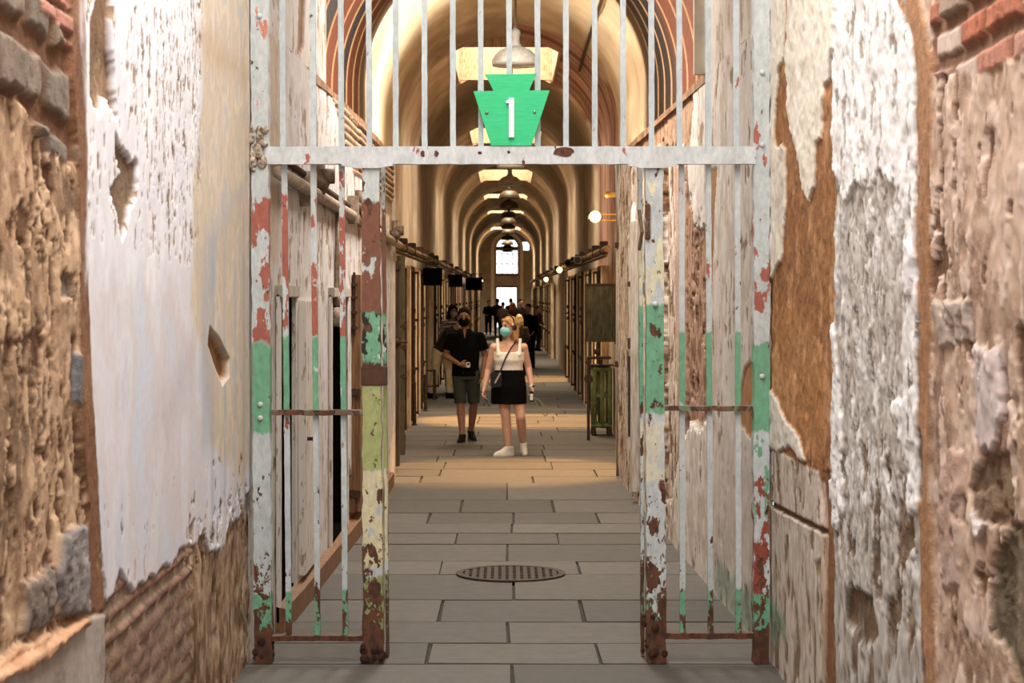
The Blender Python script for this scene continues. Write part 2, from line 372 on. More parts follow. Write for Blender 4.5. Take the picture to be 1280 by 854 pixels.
W.flecks([(1050, 250), (1110, 250), (1140, 650), (1050, 620)], [(140, 128, 116), (204, 202, 200)], .60, 18, -.008, 9)
W.L([(1066, 730), (1094, 748), (1104, 790), (1100, 806), (1078, 800), (1060, 770)], [(92, 72, 54), (120, 96, 74)], -.02, .03)
WH = [(232, 232, 232), (220, 218, 218), (238, 238, 238)]
W.L([(1040, -200), (1100, -200), (1128, 8), (1148, 50), (1152, 120), (1152, 330), (1146, 380), (1140, 300), (1128, 230), (1112, 215), (1092, 226), (1078, 228), (1070, 250), (1062, 246), (1052, 225), (1044, 190), (1042, 140)], WH, .014, .05, 12, 5)
W.L([(1146, 300), (1153, 320), (1153, 640), (1140, 640), (1134, 560), (1122, 520), (1118, 500), (1136, 500), (1140, 400)], WH, .014, .03, 12, 5)
W.L([(1032, 372), (1042, 364), (1052, 430), (1058, 560), (1058, 640), (1050, 668), (1038, 590), (1031, 500)], WH, .014, .03, 12, 5)
W.flecks([(1044, 240), (1155, 240), (1155, 900), (1044, 900)], [(120, 112, 104), (140, 132, 122)], .65, 22, -.012, 55)
W.flecks([(1046, 250), (1150, 240), (1150, 620), (1046, 640)], [(214, 212, 210)], .60, 12, .006, 57)
W.flecks([(1045, -200), (1155, -200), (1152, 300), (1045, 260)], [(150, 148, 144), (170, 156, 140), (184, 182, 180)], .615, 13, -.012, 12)
# between gate and the first seam
W.L([(940, -200), (1050, -200), (1046, 600), (940, 600)], [(158, 108, 64), (140, 94, 54), (184, 136, 92)], -.0, .01, 5, 5, flat=.01, rel=.01)
W.L([(940, 360), (975, 380), (1010, 400), (1030, 430), (1030, 560), (940, 560)], [(176, 122, 70), (160, 112, 66), (196, 146, 100)], .0, .06, 5, 4, rel=.004)
CR = [(222, 212, 196), (228, 222, 210), (212, 202, 186)]
W.L([(950, -200), (977, -200), (986, 20), (984, 70), (976, 90), (972, 150), (972, 180), (985, 184), (985, 260), (981, 320), (966, 352), (940, 366)], CR, .014, .022, 12, 4)
W.L([(988, -200), (1062, -200), (1052, 60), (1042, 100), (1034, 108), (1031, 170), (1023, 182), (1021, 232), (1014, 250), (1008, 240), (1002, 205), (996, 175), (990, 150), (986, 70), (990, 20)], CR, .016, .025, 14, 4)
W.L([(1046, -200), (1052, -200), (1046, 80), (1040, 110)], [(120, 100, 80)], -.01, .004, alpha=.6)
W.L([(940, 500), (968, 488), (982, 520), (1000, 545), (1010, 575), (1002, 575), (990, 555), (978, 565), (940, 560)], [(214, 206, 196), (222, 216, 208)], .014, .02, 12)
W.L([(940, 560), (978, 566), (1000, 578), (1026, 590), (1030, 660), (1034, 1000), (940, 1000)], [(190, 178, 164), (206, 196, 184), (168, 150, 130), (198, 190, 180)], .0, .015, 8, 7, flat=.018, rel=.005)
W.flecks([(940, 570), (1032, 590), (1034, 900), (940, 900)], [(140, 118, 94), (120, 98, 74)], .575, 10, -.014, 16)
W.L([(940, 612), (975, 632), (1036, 664), (1036, 670), (975, 639), (940, 620)], [(112, 84, 58)], -.02, .004)
W.L([(1030, 590), (1042, 590), (1046, 670), (1047, 1000), (1032, 1000), (1036, 670)], [(140, 98, 62), (120, 82, 52)], -.0, .01, flat=.0, rel=.004)
W.L([(940, 735), (966, 750), (984, 772), (990, 800), (966, 800), (940, 790)], [(132, 158, 142), (112, 140, 124)], 0, .06, 9, soft=.04, alpha=.7)
W.build('wall_right', M_WALL)

# passage walls behind the gate
pD = np.concatenate([np.arange(10.0, 20.3, .022), [20.3]]); pZ = np.concatenate([np.arange(0, 3.38, .012), [3.38]])
def near_upper(side, dend, cols, name, seed):
    U = Wall(side, np.concatenate([np.arange(10., dend, .02), [dend]]), np.concatenate([np.arange(3.38, 5.6, .02)]), seed)
    U.base(cols, 3, .006); U.flecks([(9, 3), (14, 3), (14, 6), (9, 6)], [(176, 160, 142), (150, 132, 112)], .62, 9, -.01, 5, px=False); return U
W = Wall(-1, pD, pZ, 20)
W.base([(196, 190, 184), (208, 202, 198), (186, 178, 170), (204, 200, 198)], 3, .006)
W.L([(10, 0), (13.2, 0), (13.2, 1.95), (10, 1.95)], [(200, 194, 188), (190, 184, 178), (208, 204, 200)], 0, .01, px=False)
W.flecks([(10, 2.0), (21, 2.0), (21, 3.4), (10, 3.4)], [(168, 148, 126), (140, 118, 96)], .62, 9, -.012, 5, px=False)
W.flecks([(10, .2), (21, .2), (21, 2.0), (10, 2.0)], [(170, 156, 142), (142, 124, 106)], .66, 10, -.010, 9, px=False)
W.L([(10, 2.1), (11.0, 2.1), (11.2, 3.4), (10, 3.4)], [(196, 178, 158), (184, 164, 140)], 0, .08, px=False, soft=.06)
W.L([(13.8, 0), (15.8, 0), (15.8, .5), (15.2, .42), (14.8, .75), (14.3, .5), (13.8, .3)], [(150, 124, 94), (132, 104, 76)], -.02, .05, px=False)
W.L([(17, 2.55), (20.4, 2.3), (20.4, 3.4), (15, 3.4), (16.4, 3.0)], [(158, 126, 94), (180, 150, 118), (134, 104, 76)], -.02, .12, 7, px=False)
W.cells([(15.2, 2.9), (20.4, 2.9), (20.4, 3.4), (13.6, 3.4)], [(170, 136, 104), (200, 166, 130), (150, 116, 86)], (84, 58, 40), .7, .06, .02, 0, .03, brick=True, px=False)
for a, b in ((11.0, 11.7), (13.6, 14.85)): W.cut(a, b, .16, 1.905)
W.build('wall_left', M_PASS)
U = near_upper(-1, 13.3, [(200, 188, 176), (208, 200, 194), (186, 170, 152)], 'u', 30)
U.L([(11.8, 3.38), (12.1, 3.45), (12.5, 4.6), (12.2, 5.6), (11.9, 5.6), (12.0, 4.2)], [(130, 96, 66), (150, 112, 80)], -.02, .04, px=False); U.build('wall_left', M_PASS)
W = Wall(1, pD, pZ, 40)
W.base([(198, 190, 180), (212, 206, 198), (186, 172, 156), (208, 202, 194)], 3, .012)
W.flecks([(10, 0), (21, 0), (21, 3.4), (10, 3.4)], [(160, 138, 116), (134, 110, 88)], .655, 8, -.012, 5, px=False)
W.L([(825, 180), (850, 190), (862, 205), (862, 250), (872, 282), (884, 285), (886, 520), (876, 540), (862, 530), (850, 560), (840, 620), (826, 640)], [(112, 78, 54), (150, 112, 84), (176, 142, 118), (98, 68, 46)], -.06, .07, 8, 7, rel=0)
W.flecks([(850, 205), (886, 285), (886, 520), (850, 540)], [(84, 58, 40), (196, 164, 140)], .57, 9, -.05, 25)
W.L([(862, 196), (884, 196), (886, 282), (876, 300), (866, 262)], [(214, 208, 200), (200, 190, 180)], .02, .02, 9)
W.L([(836, 205), (850, 205), (850, 560), (838, 560)], [(180, 152, 136), (164, 132, 114)], .02, .05, 6)
W.L([(886, 210), (896, 210), (893, 270), (888, 400), (885, 400)], [(150, 108, 66)], -.01, .02)
W.L([(918, 520), (930, 460), (944, 440), (952, 540), (944, 560)], [(158, 110, 66), (176, 126, 80)], -.01, .03)
W.L([(893, 545), (945, 545), (945, 700), (893, 700)], [(202, 194, 184), (188, 178, 168)], 0, .1, 6, 7, alpha=.8)
W.L([(893, 700), (945, 745), (945, 800), (893, 740)], [(120, 148, 134), (140, 160, 146)], 0, .06, 8, soft=.05, alpha=.65)
W.L([(14.6, 0), (20.4, 0), (20.4, 3.4), (15.5, 3.4), (15.0, 2.6)], [(200, 184, 164), (150, 122, 94), (222, 212, 200), (132, 102, 74), (206, 192, 172)], 0, .1, 7, 8, px=False, rel=0, sy=.3)
W.flecks([(15, 0), (20.4, 0), (20.4, 3.4), (15, 3.4)], [(120, 88, 58), (94, 68, 46)], .56, 9, -.02, 15, px=False)
W.L([(790, 95), (862, 95), (866, 130), (862, 186), (790, 190)], [(150, 112, 82), (178, 144, 114), (124, 90, 64)], -.02, .08, 7, 8)
W.build('wall_right', M_PASS)
U = near_upper(1, 12.7, [(196, 182, 166), (206, 196, 184), (186, 170, 152)], 'u', 50)
U.build('wall_right', M_PASS)

plas = simple('aged_plaster', (196, 180, 158), .9, var=.25, scale=6)
def matte(m):
    m.node_tree.nodes['Principled BSDF'].inputs['Specular IOR Level'].default_value = 0; return m
dark = simple('dark_recess', (40, 34, 28), .95, var=.3)
def slab(name, x0, x1, y0, y1, z0, z1, m):
    bm = bmesh.new(); box(bm, x0, x1, y0, y1, z0, z1); return struct(OB(name, bm, m))
# pier returns, backs of the walls
for s in (-1, 1):
    xx = lambda a: (min(s*a[0], s*a[1]), max(s*a[0], s*a[1]))
    a, b = xx((1.17, 1.75)); slab('wall_end', a, b, 20.3, 20.38, 0, 3.38, plas)
    a, b = xx((1.25, 1.8)); slab('wall_end', a, b, 12.72 if s > 0 else 13.32, 12.78 if s > 0 else 13.38, 3.38, 5.6, plas)
    bm = bmesh.new(); L = []
    for d in np.linspace(12.7, 20.3, 10):
        x = float(wx(s, d)); L.append([bm.verts.new((s*a_, d, z_+random.uniform(-.012, .012))) for a_, z_ in ((x-.012+random.uniform(0, .01), 3.33), (x-.008, 3.385), (1.75, 3.385), (1.75, 3.33))])
    for a, b in zip(L[:-1], L[1:]):
        for k in range(4): bm.faces.new((a[k], a[(k+1) % 4], b[(k+1) % 4], b[k]))
    bm.faces.new(L[0]); bm.faces.new(L[-1][::-1]); struct(OB('wall_ledge', bm, simple('brown_ledge', (168, 128, 92), .9, rgb2=(110, 78, 54), scale=8)))
    a, b = xx((1.46, 1.52)); slab('wall_back', a, b, .6, 13.3, 5.55, 5.6, plas)
# near hall ceiling with a long skylight opening
for a, b, c, d in ((-1.5, -.9, .6, 12.75), (.9, 1.5, .6, 12.75), (-.9, .9, .6, 2.0), (-.9, .9, 9.2, 12.75)): slab('ceiling', a, b, c, d, 5.6, 5.7, plas)

# wooden vault over the passage
M_WOOD = painted('vault_boards', .75, .7, 1.2, 12, .35, .01, (1, 1, 1), 60)
def vaultpt(d, a, r, zc): return (r*math.sin(a), d, zc+r*math.cos(a))
nb = 10; edges = np.linspace(12.75, 20.3, nb+1)
for side in (-1, 1): pass
AA = np.concatenate([[-2.0], np.linspace(-PI/2, PI/2, 73), [2.0]])
pts = []; cols = []; 
D2 = []
for i in range(nb): D2 += [edges[i]+.012, edges[i+1]-.012]
pts = np.zeros((len(D2), len(AA), 3)); cc = np.zeros_like(pts)
for i, d in enumerate(D2):
    zc = np.interp(d, [12.7, 16.5, 20.3], [3.55, 3.72, 4.12]); b = i//2
    for j, a in enumerate(AA):
        if j in (0, len(AA)-1): pts[i, j] = (math.copysign(1.5, a), d, 3.30)
        else: pts[i, j] = vaultpt(d, a, 1.5, zc)
        tone = (44, 33, 28) if (a > 0 and 4.5 < 20.3-d*.0+0 and d > 16.6 or (a < 0 and b in (3, 6))) else (104, 48, 18)  # warm light on the left boards is put into their orange tone
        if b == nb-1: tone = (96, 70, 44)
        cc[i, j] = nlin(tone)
keep = np.zeros((len(D2)-1, len(AA)-1), bool); keep[::2] = True
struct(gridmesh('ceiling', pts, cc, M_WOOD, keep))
M_BAT = simple('pale_batten', (176, 138, 98), .8, var=.2)
def shell(rows_, name, tone_, mat, keep_every=None):
    p_ = np.zeros((len(rows_), len(AA), 3))
    for i, (d, rr) in enumerate(rows_):
        zc = np.interp(d, [12.7, 16.5, 20.3], [3.55, 3.72, 4.12])
        for j, a in enumerate(AA): p_[i, j] = (math.copysign(rr, a), d, 3.30) if j in (0, len(AA)-1) else vaultpt(d, a, rr, zc)
    k = np.ones((len(rows_)-1, len(AA)-1), bool)
    if keep_every: k[keep_every-1::keep_every] = False
    struct(gridmesh(name, p_, np.ones(p_.shape)*nlin(tone_), mat, k))
rw_ = []
for e in edges: rw_ += [(e-.02, 1.503), (e-.013, 1.488), (e+.013, 1.488), (e+.02, 1.503)]
shell(rw_, 'ceiling_batten', (200, 160, 116), M_BAT, 4)
shell([(12.70, 1.53), (20.42, 1.53)], 'ceiling_backing', (60, 44, 34), M_WOOD)

# long corridor: walls and barrel vault as one profile
ZC = 4.2
def in_sky(d): return any(a <= d <= b for a, b in SKY)
ds = [20.3]
while ds[-1] < 109: ds.append(ds[-1]+.16)
for a, b in SKY: ds += [a-.03, a, b, b+.03]
ds = np.array(sorted(set(ds))); ds = ds[ds <= 109.0]
zs = np.concatenate([np.linspace(0, ZC, 44)[:-1]]); ang = np.linspace(PI/2, -PI/2, 60)
ang = np.array(sorted(set(list(np.round(ang, 4))+[R(30), -R(30)]), reverse=True))
prof = [('w', 1, z) for z in zs]+[('a', 0, a) for a in ang]+[('w', -1, z) for z in zs[::-1]]
n, m = len(ds), len(prof); XYZ = np.zeros((n, m, 3)); T = np.zeros((n, m)); A = np.zeros((n, m)); S = np.zeros((n, m))
for i, d in enumerate(ds):
    r = 1.555 if in_sky(d) else 1.5
    for j, (k, s, v) in enumerate(prof):
        if k == 'w': XYZ[i, j] = (s*r, d, v); S[i, j] = s; A[i, j] = 2
        else: XYZ[i, j] = (r*math.sin(v), d, ZC+r*math.cos(v)); S[i, j] = math.copysign(1, v); A[i, j] = abs(v)
Dm = XYZ[..., 1]; Zm = XYZ[..., 2]; Tm = np.cumsum(np.ones((n, m))*.1, axis=1)
nn = np.clip((fbm(Dm*.6, Tm*.9, 3, 5)-.3)/.4, 0, 1); c0 = [nlin(x) for x in ((176, 156, 132), (212, 196, 172), (194, 174, 148))]
colv = np.zeros((n, m, 3))
for i in range(3): colv[..., i] = np.interp(nn*2, [0, 1, 2], [c[i] for c in c0])
low = (Zm < 2.45) & (A == 2)
bay = np.floor((Dm-24)/4.4)
for i in range(3): colv[..., i] = np.where(low, colv[..., i]*.92, colv[..., i])
cru = sst(.0, .05, (np.minimum(Dm-25.6, 32.5-Dm)*.25-np.abs(Zm-3.9)*.05+(fbm(Dm*1.6, Zm*1.2, 8, 4)-.5)*.9)); cru = cru*((S > 0) & (Zm > 1.5))
tt = np.clip((fbm(Dm*4, Zm*.8, 12, 3)-.3)/.4, 0, 1); cb = [nlin(x) for x in ((122, 82, 66), (196, 160, 144), (150, 110, 88))]
for i in range(3): colv[..., i] = colv[..., i]*(1-cru)+np.interp(tt*2, [0, 1, 2], [c[i] for c in cb])*cru
keep = np.ones((n-1, m-1), bool)
amid = np.array([(prof[j][2]+prof[j+1][2])/2 if prof[j][0] == 'a' and prof[j+1][0] == 'a' else 9 for j in range(m-1)])
dmid = (ds[1:]+ds[:-1])/2
for i, d in enumerate(dmid):
    if in_sky(d): keep[i, np.abs(amid) < R(29.9)] = False
M_VAULT = painted('corridor_plaster', .8, .80, 1.1, 3.2, .3, .03, (1, .6, .4), 30)
struct(gridmesh('ceiling', XYZ, colv, M_VAULT, keep))

# skylights in the corridor crown
M_BRD = simple('skylight_boards', (196, 172, 142), .8, scale=14, rgb2=(140, 108, 76), stretch=(9, 9, .6), thr=.56)
M_DKW = simple('dark_timber', (74, 56, 42), .8, scale=10, rgb2=(104, 78, 54), stretch=(4, 4, .6))
M_GLASS = NT('skylight_glass', .05); M_GLASS.b.inputs['Transmission Weight'].default_value = 1; M_GLASS.col((1, 1, 1)); M_GLASS.b.inputs['IOR'].default_value = 1.02; M_GLASS = M_GLASS.m
xe = 1.5*math.sin(R(30)); ze = ZC+1.55*math.cos(R(30))
for i, (a, b) in enumerate(SKY):
    e = bpy.data.objects.new('window_%d' % (i+3), None); COL.objects.link(e); e.location = (0, a, ze); e['kind'] = 'structure'
    bm = bmesh.new(); L = b-a; xw = xe+.03
    box(bm, -xw-.04, -xw, -.03, L+.03, -.03, 1.0); box(bm, xw, xw+.04, -.03, L+.03, -.03, 1.0)
    for yy in (-.04, L): box(bm, -xw, xw, yy, yy+.04, -.0+.02, 1.0)
    OB('window_frame', bm, M_BRD, e)
    bm = bmesh.new()
    for k in range(-2, 3): box(bm, k*.3-.015, k*.3+.015, 0, L, .93, .97)
    for k in range(1, int(L)+1): box(bm, -xw, xw, k*L/(int(L)+1)-.015, k*L/(int(L)+1)+.015, .92, .96)
    OB('window_bar', bm, M_DKW, e)
    # curved closing panels between the vault edge and the level frame ends
    bm = bmesh.new()
    for yy in (-.05, L+.01):
        N = 12; pr = [(1.5*math.sin(R(-31+62*k/N)), ZC+1.5*math.cos(R(-31+62*k/N))-ze) for k in range(N+1)]
        prism(bm, pr+[(xw+.02, .5), (-xw-.02, .5)], yy, yy+.04)
    OB('window_lining', bm, M_BRD, e)

# end wall of the corridor with its arched window, doorway and small window
M_END = simple('end_wall_plaster', (168, 154, 134), .9, var=.3, scale=2)
M_TRIM = simple('pale_arch_trim', (224, 206, 172), .8, var=.15, scale=3)
DE = 108.6
def q(px, py): p = P(px, py, DE); return (p.x, p.z)
bm = bmesh.new()
x0, zt = q(620.5, 297); x1, zb = q(647.5, 342); zs_ = q(0, 310)[1]
dx0, dzt = q(619.5, 359.6); dx1, _ = q(647, 360)
sx0, sz0 = q(652, 302.5); sx1, sz1 = q(661.5, 313)
def wb(a, b, c, d):
    if b > a and d > c: box(bm, a, b, DE, DE+.35, c, d)
wb(-1.7, dx0, 0, 6.2); wb(dx1, sx0, 0, 6.2); wb(dx0, dx1, dzt, zb); wb(dx0, x0, zb, 6.2); wb(x1, dx1, zb, zt+1)
wb(sx0, sx1, 0, sz1); wb(sx0, sx1, sz0, 6.2); wb(sx1, 1.7, 0, 6.2)
cxw = (x0+x1)/2; rw = (x1-x0)/2; zsp = zt-rw
N = 16; arc = [(cxw+rw*math.cos(PI*k/N), zsp+rw*math.sin(PI*k/N)) for k in range(N+1)]
for k in range(N):
    (ax, az), (bx, bz) = arc[k], arc[k+1]
    prism(bm, [(ax, az), (ax, 6.2), (bx, 6.2), (bx, bz)], DE, DE+.35)
struct(OB('wall_end', bm, M_END))
e = bpy.data.objects.new('window_1', None); COL.objects.link(e); e.location = (cxw, DE, zb); e['kind'] = 'structure'
bm = bmesh.new()
for k in range(1, 4): box(bm, -rw+k*rw/2-.02, -rw+k*rw/2+.02, .1, .14, 0, zt-zb-.05)
for z in (.55, 1.1, zsp-zb-.1): box(bm, -rw, rw, .1, .14, z-.02, z+.02)
box(bm, -rw, rw, .08, .16, zsp-zb-.12, zsp-zb+.10); box(bm, -rw-.05, rw+.05, -.05, .2, -.12, 0)
OB('window_frame', bm, M_DKW, e)
bm = bmesh.new()
ri, ro = rw+.13, rw+.30
for (ra, rb, y0) in ((ri, ro, -.16),):
    N = 20
    for k in range(N):
        t0, t1 = PI*k/N, PI*(k+1)/N
        prism(bm, [(cxw+ra*math.cos(t0), zsp+ra*math.sin(t0)), (cxw+rb*math.cos(t0), zsp+rb*math.sin(t0)), (cxw+rb*math.cos(t1), zsp+rb*math.sin(t1)), (cxw+ra*math.cos(t1), zsp+ra*math.sin(t1))], DE+y0, DE)
    box(bm, cxw-rb, cxw-ra, DE+y0, DE, 0, zsp); box(bm, cxw+ra, cxw+rb, DE+y0, DE, 0, zsp)
struct(OB('trim_1', bm, M_TRIM))
e = bpy.data.objects.new('window_2', None); COL.objects.link(e); e.location = (sx0, DE, sz1); e['kind'] = 'structure'
bm = bmesh.new(); box(bm, 0, sx1-sx0, .1, .14, -.04, 0); box(bm, -.04, 0, .05, .14, 0, sz0-sz1); OB('window_frame', bm, M_DKW, e)
e = bpy.data.objects.new('door_1', None); COL.objects.link(e); e.location = (dx0, DE, 0); e['kind'] = 'structure'
bm = bmesh.new(); box(bm, 0, .06, -.02, .2, 0, dzt); box(bm, dx1-dx0-.06, dx1-dx0, -.02, .2, 0, dzt); box(bm, 0, dx1-dx0, -.02, .2, dzt, dzt+.1); OB('door_frame', bm, M_DKW, e)

# ------------------------------------------------------------------ flagstone floor
M_FLOOR = painted('flagstone', .78, .86, 1.10, 9, .25, .006, (1, 1, 1), 70)
rows = [(830, [641]), (804, [536, 748]), (777.6, [635]), (750, [551, 727]), (718, [642]), (702, [551, 723]), (680.5, [634]), (666.7, [570, 697]), (654.7, [640]), (641, [536, 642, 747]), (625, [577, 691]), (604, [634])]
bm = bmesh.new(); cl = bm.loops.layers.float_color.new('Col')
def stone(xa, xb, ya, yb, tone, dz=0):
    g = .009; nbf = len(bm.faces); x0, x1, y0, y1 = xa+g, xb-g, ya+g*1.5, yb-g*1.5
    if x1-x0 < .03: return
    z = dz; jt = lambda: random.uniform(-.006, .006); zz = [z+random.uniform(-.003, .003) for _ in range(4)]
    top = [bm.verts.new(c) for c in ((x0+jt(), y0+jt(), zz[0]), (x1+jt(), y0+jt(), zz[1]), (x1+jt(), y1+jt(), zz[2]), (x0+jt(), y1+jt(), zz[3]))]
    bot = [bm.verts.new((v.co.x, v.co.y, -.03)) for v in top]
    fs = [bm.faces.new(top)]+[bm.faces.new((top[k], bot[k], bot[(k+1) % 4], top[(k+1) % 4])) for k in range(4)]
    for f in fs:
        for lp in f.loops: lp[cl] = (*lin(tone), 1)
def tone():
    b = random.uniform(.88, 1.06); return (91*b, 86*b, 79*b)
ylist = [F*CAMZ/(r-CY) for r, _ in rows]
yy = ylist[0]; nearrows = []
y = yy
while y > .8: nearrows.append((y-.75, y)); y -= .75
for (a, b) in nearrows:
    xs = [-1.7, random.uniform(-1, -.6), random.uniform(-.2, .4), random.uniform(.8, 1.2), 1.7]
    if a == nearrows[0][0]: xs = [-1.7, .036, 1.7]
    for p, q_ in zip(xs[:-1], xs[1:]): stone(p, q_, a, b, tone())
for i in range(len(rows)-1):
    ya, yb = ylist[i], ylist[i+1]; xs = [-1.7]+[(p-CX)*(ya+yb)/2/F for p in rows[i+1][1]]+[1.7]
    for p, q_ in zip(xs[:-1], xs[1:]): stone(p, q_, ya, yb, tone())
y = ylist[-1]
while y < 112:
    h = random.uniform(.7, 1.05)*(1 if y < 40 else 1.6); xs = [-1.7, random.uniform(-.9, -.3), random.uniform(.2, 1.0), 1.7]
    for p, q_ in zip(xs[:-1], xs[1:]): stone(p, q_, y, y+h, tone())
    y += h
fl = struct(OB('floor', bm, M_FLOOR))
bm = bmesh.new(); box(bm, -1.8, 1.8, .5, 125, -.06, -.022); struct(OB('floor_bed', bm, simple('joint_grit', (64, 56, 48), .95)))

# ------------------------------------------------------------------ rusted paint materials of the gate
WHT = (192, 197, 196); GRN = (108, 160, 128); RED = (158, 92, 76); RUST = (70, 44, 32); YEL = (188, 178, 118)
def gatepaint(name, zones, base=WHT, speck=.64, seed=0.0, foot=.35, base2=None):
    t = NT(name, .62); z = t.n('ShaderNodeSeparateXYZ'); t.l(t.n('ShaderNodeNewGeometry').outputs['Position'], z.inputs[0]); z = z.outputs[2]
    n1 = t.noise(13, 5, (1, 1, .55), seed+1); n2 = t.noise(30, 5, (1, 1, .6), seed+4); n3 = t.noise(7, 3, (1, 1, .4), seed+8)
    zz = t.math('ADD', z, t.math('MULTIPLY', t.math('SUBTRACT', n2, .5), .10))
    c = t.mix(t.mr(n3, .35, .65), lin(base), lin(base2 or tuple(int(x*.93) for x in base)))
    for i, (a, b, rgb, cov) in enumerate(zones):
        inz = t.math('MULTIPLY', t.mr(zz, a-.008, a+.008), t.mr(zz, b-.008, b+.008, 1.0, 0.0))
        if cov < 1:
            nz = t.noise(11+3*i, 5, (1, 1, .45), seed+11+i*3.3); th = .5+(.5-cov)*.42
            inz = t.math('MULTIPLY', inz, t.mr(nz, th-.012, th+.012))
        c = t.mix(inz, c, lin(rgb))
    # rust specks, denser towards the feet
    th = t.mr(z, .05, foot+.45, .44, speck)
    sp = t.math('MAXIMUM', t.mr(t.math('SUBTRACT', n1, th), -.008, .012), t.mr(t.math('SUBTRACT', n2, t.math('ADD', th, .05)), -.008, .012))
    ftm = t.mr(t.math('ADD', z, t.math('MULTIPLY', t.math('SUBTRACT', n1, .5), .35)), foot*.38, foot*.45, 1.0, 0.0)
    sp = t.math('MAXIMUM', sp, ftm)
    mt = t.n('ShaderNodeCombineColor'); fm = t.mr(t.noise(42, 5, (1, 1, .5), seed+20), .3, .7, .80, 1.10)
    for q_ in range(3): t.l(fm, mt.inputs[q_])
    c = t.mix(1.0, c, mt.outputs[0], 'MULTIPLY')
    c = t.mix(sp, c, t.mix(t.mr(n2, .4, .6), lin(RUST), lin((98, 62, 42)))); t.col(c)
    t.bump(t.math('SUBTRACT', n2, t.math('MULTIPLY', sp, .8)), .5, .006); return t.m
G_POSTL = gatepaint('flaking_paint_left_post', [(1.66, 2.42, RED, .50), (2.9, 3.5, (186, 120, 100), .12), (1.2, 1.66, GRN, 1), (.12, .36, GRN, .85)], seed=1, speck=.66)
G_POSTR = gatepaint('flaking_paint_right_post', [(1.62, 3.3, RED, .34), (1.2, 1.66, GRN, 1), (.75, 1.2, GRN, .35), (.35, 1.0, (140, 70, 52), .5), (.12, .36, GRN, .8)], seed=5, speck=.66)
G_STL = gatepaint('flaking_paint_left_stile', [(1.80, 2.40, (118, 76, 58), .72), (1.52, 1.82, GRN, .7), (1.52, 1.82, (40, 34, 26), .45), (1.45, 1.56, (78, 52, 38), .9), (1.0, 1.46, (158, 164, 108), .95), (.5, 1.0, (206, 196, 160), .8), (.12, .45, (140, 150, 100), .8)], seed=9, speck=.60)
G_STR = gatepaint('flaking_paint_right_stile', [(1.85, 2.5, (206, 200, 170), .4), (1.3, 1.86, GRN, 1), (.95, 1.25, (204, 198, 178), .6), (.20, .34, GRN, .7)], seed=13, speck=.60, foot=.5)
G_BART = gatepaint('flaking_paint_upper_bar', [(2.6, 4.5, RED, .10)], base=(186, 194, 196), seed=17, speck=.69)
G_BARL = gatepaint('flaking_paint_left_bar', [(1.68, 2.56, RED, .46), (1.3, 1.7, GRN, .85), (.10, .37, GRN, .9), (1.0, 1.3, (150, 84, 62), .22)], seed=21, speck=.655, foot=.2)
G_BARR = gatepaint('flaking_paint_right_bar', [(1.95, 2.5, RED, .28), (1.33, 1.72, GRN, .9), (.10, .38, GRN, .9)], seed=25, speck=.67, foot=.25)
G_CROSS = gatepaint('flaking_paint_crossbar', [(2.58, 2.7, RED, .08)], base=(200, 204, 204), seed=29, speck=.685)
G_RAIL = gatepaint('rusted_rail_paint', [(1.25, 1.4, (110, 128, 96), .4)], base=(112, 92, 74), seed=33, speck=.53)
GY = 10.0; GS = GY/F
def gx(px): return (px-CX)*GS
def gz(py): return CAMZ+(CY-py)*GS
gate = EM('iron_gate', (0, GY, 0), 'tall fixed iron bar gate with flaking white, green and red paint around an open centre', 'gate')
def strip(bm, pa, pb, y0, y1, wob=.0012):
    """bar between px points (x0,x1,y) top and bottom, subdivided with a slightly worn outline"""
    (xa0, xa1, za), (xb0, xb1, zb) = pa, pb; n = max(2, int(abs(za-zb)/.06)); L = []
    for k in range(n+1):
        t = k/n; z = za+(zb-za)*t; x0 = xa0+(xb0-xa0)*t+random.uniform(-wob, wob); x1 = xa1+(xb1-xa1)*t+random.uniform(-wob, wob)
        L.append([bm.verts.new(c) for c in ((x0, y0, z), (x1, y0, z), (x1, y1, z), (x0, y1, z))])
    for a, b in zip(L[:-1], L[1:]):
        for k in range(4): bm.faces.new((a[k], a[(k+1) % 4], b[(k+1) % 4], b[k]))
    bm.faces.new(L[0]); bm.faces.new(L[-1][::-1])
def gpart(name, pa, pb, y0, y1, mat, wob=.0012):
    bm = bmesh.new(); strip(bm, (gx(pa[0]), gx(pa[1]), gz(pa[2])), (gx(pb[0]), gx(pb[1]), gz(pb[2]) if pb[2] < 828 else 0.0), y0, y1, wob); return OB(name, bm, mat, gate)
TOP = -330
gpart('post', (313, 333, TOP), (319, 341, 831), -.05, .05, G_POSTL, .004)
gpart('post', (941, 961, TOP), (941, 960, 826+9), -.05, .05, G_POSTR, .004)
bm = bmesh.new(); n = 40
x0, x1 = gx(333), gx(943)
L = []
for k in range(n+1):
    x = x0+(x1-x0)*k/n; L.append([bm.verts.new((x, y, z)) for y, z in ((-.055, gz(206)+random.uniform(-.002, .002)), (-.055, gz(184)+random.uniform(-.002, .002)), (.0, gz(184)), (.0, gz(206)))])
for a, b in zip(L[:-1], L[1:]):
    for k in range(4): bm.faces.new((a[k], a[(k+1) % 4], b[(k+1) % 4], b[k]))
bm.faces.new(L[0]); bm.faces.new(L[-1][::-1]); OB('crossbar', bm, G_CROSS, gate)
tops = [351, 389, 424, 459, 494, 530, 565.5, 600.5, 636, 671.5, 707, 743, 778.5, 814, 849, 885, 920]
for i, x in enumerate(tops): gpart('upper_bar', (x-3.8, x+3.2, TOP), (x-2.8+(2 if i < 4 else 0), x+4.2+(2 if i < 4 else 0), 200), .005, .03, G_BART)
for a, b in ((355, 361), (391.5, 397), (427, 431.5)): gpart('lower_bar', (a-3.6, a+3.6, 204), (b-3.4, b+3.4, 797), .0, .025, G_BARL)
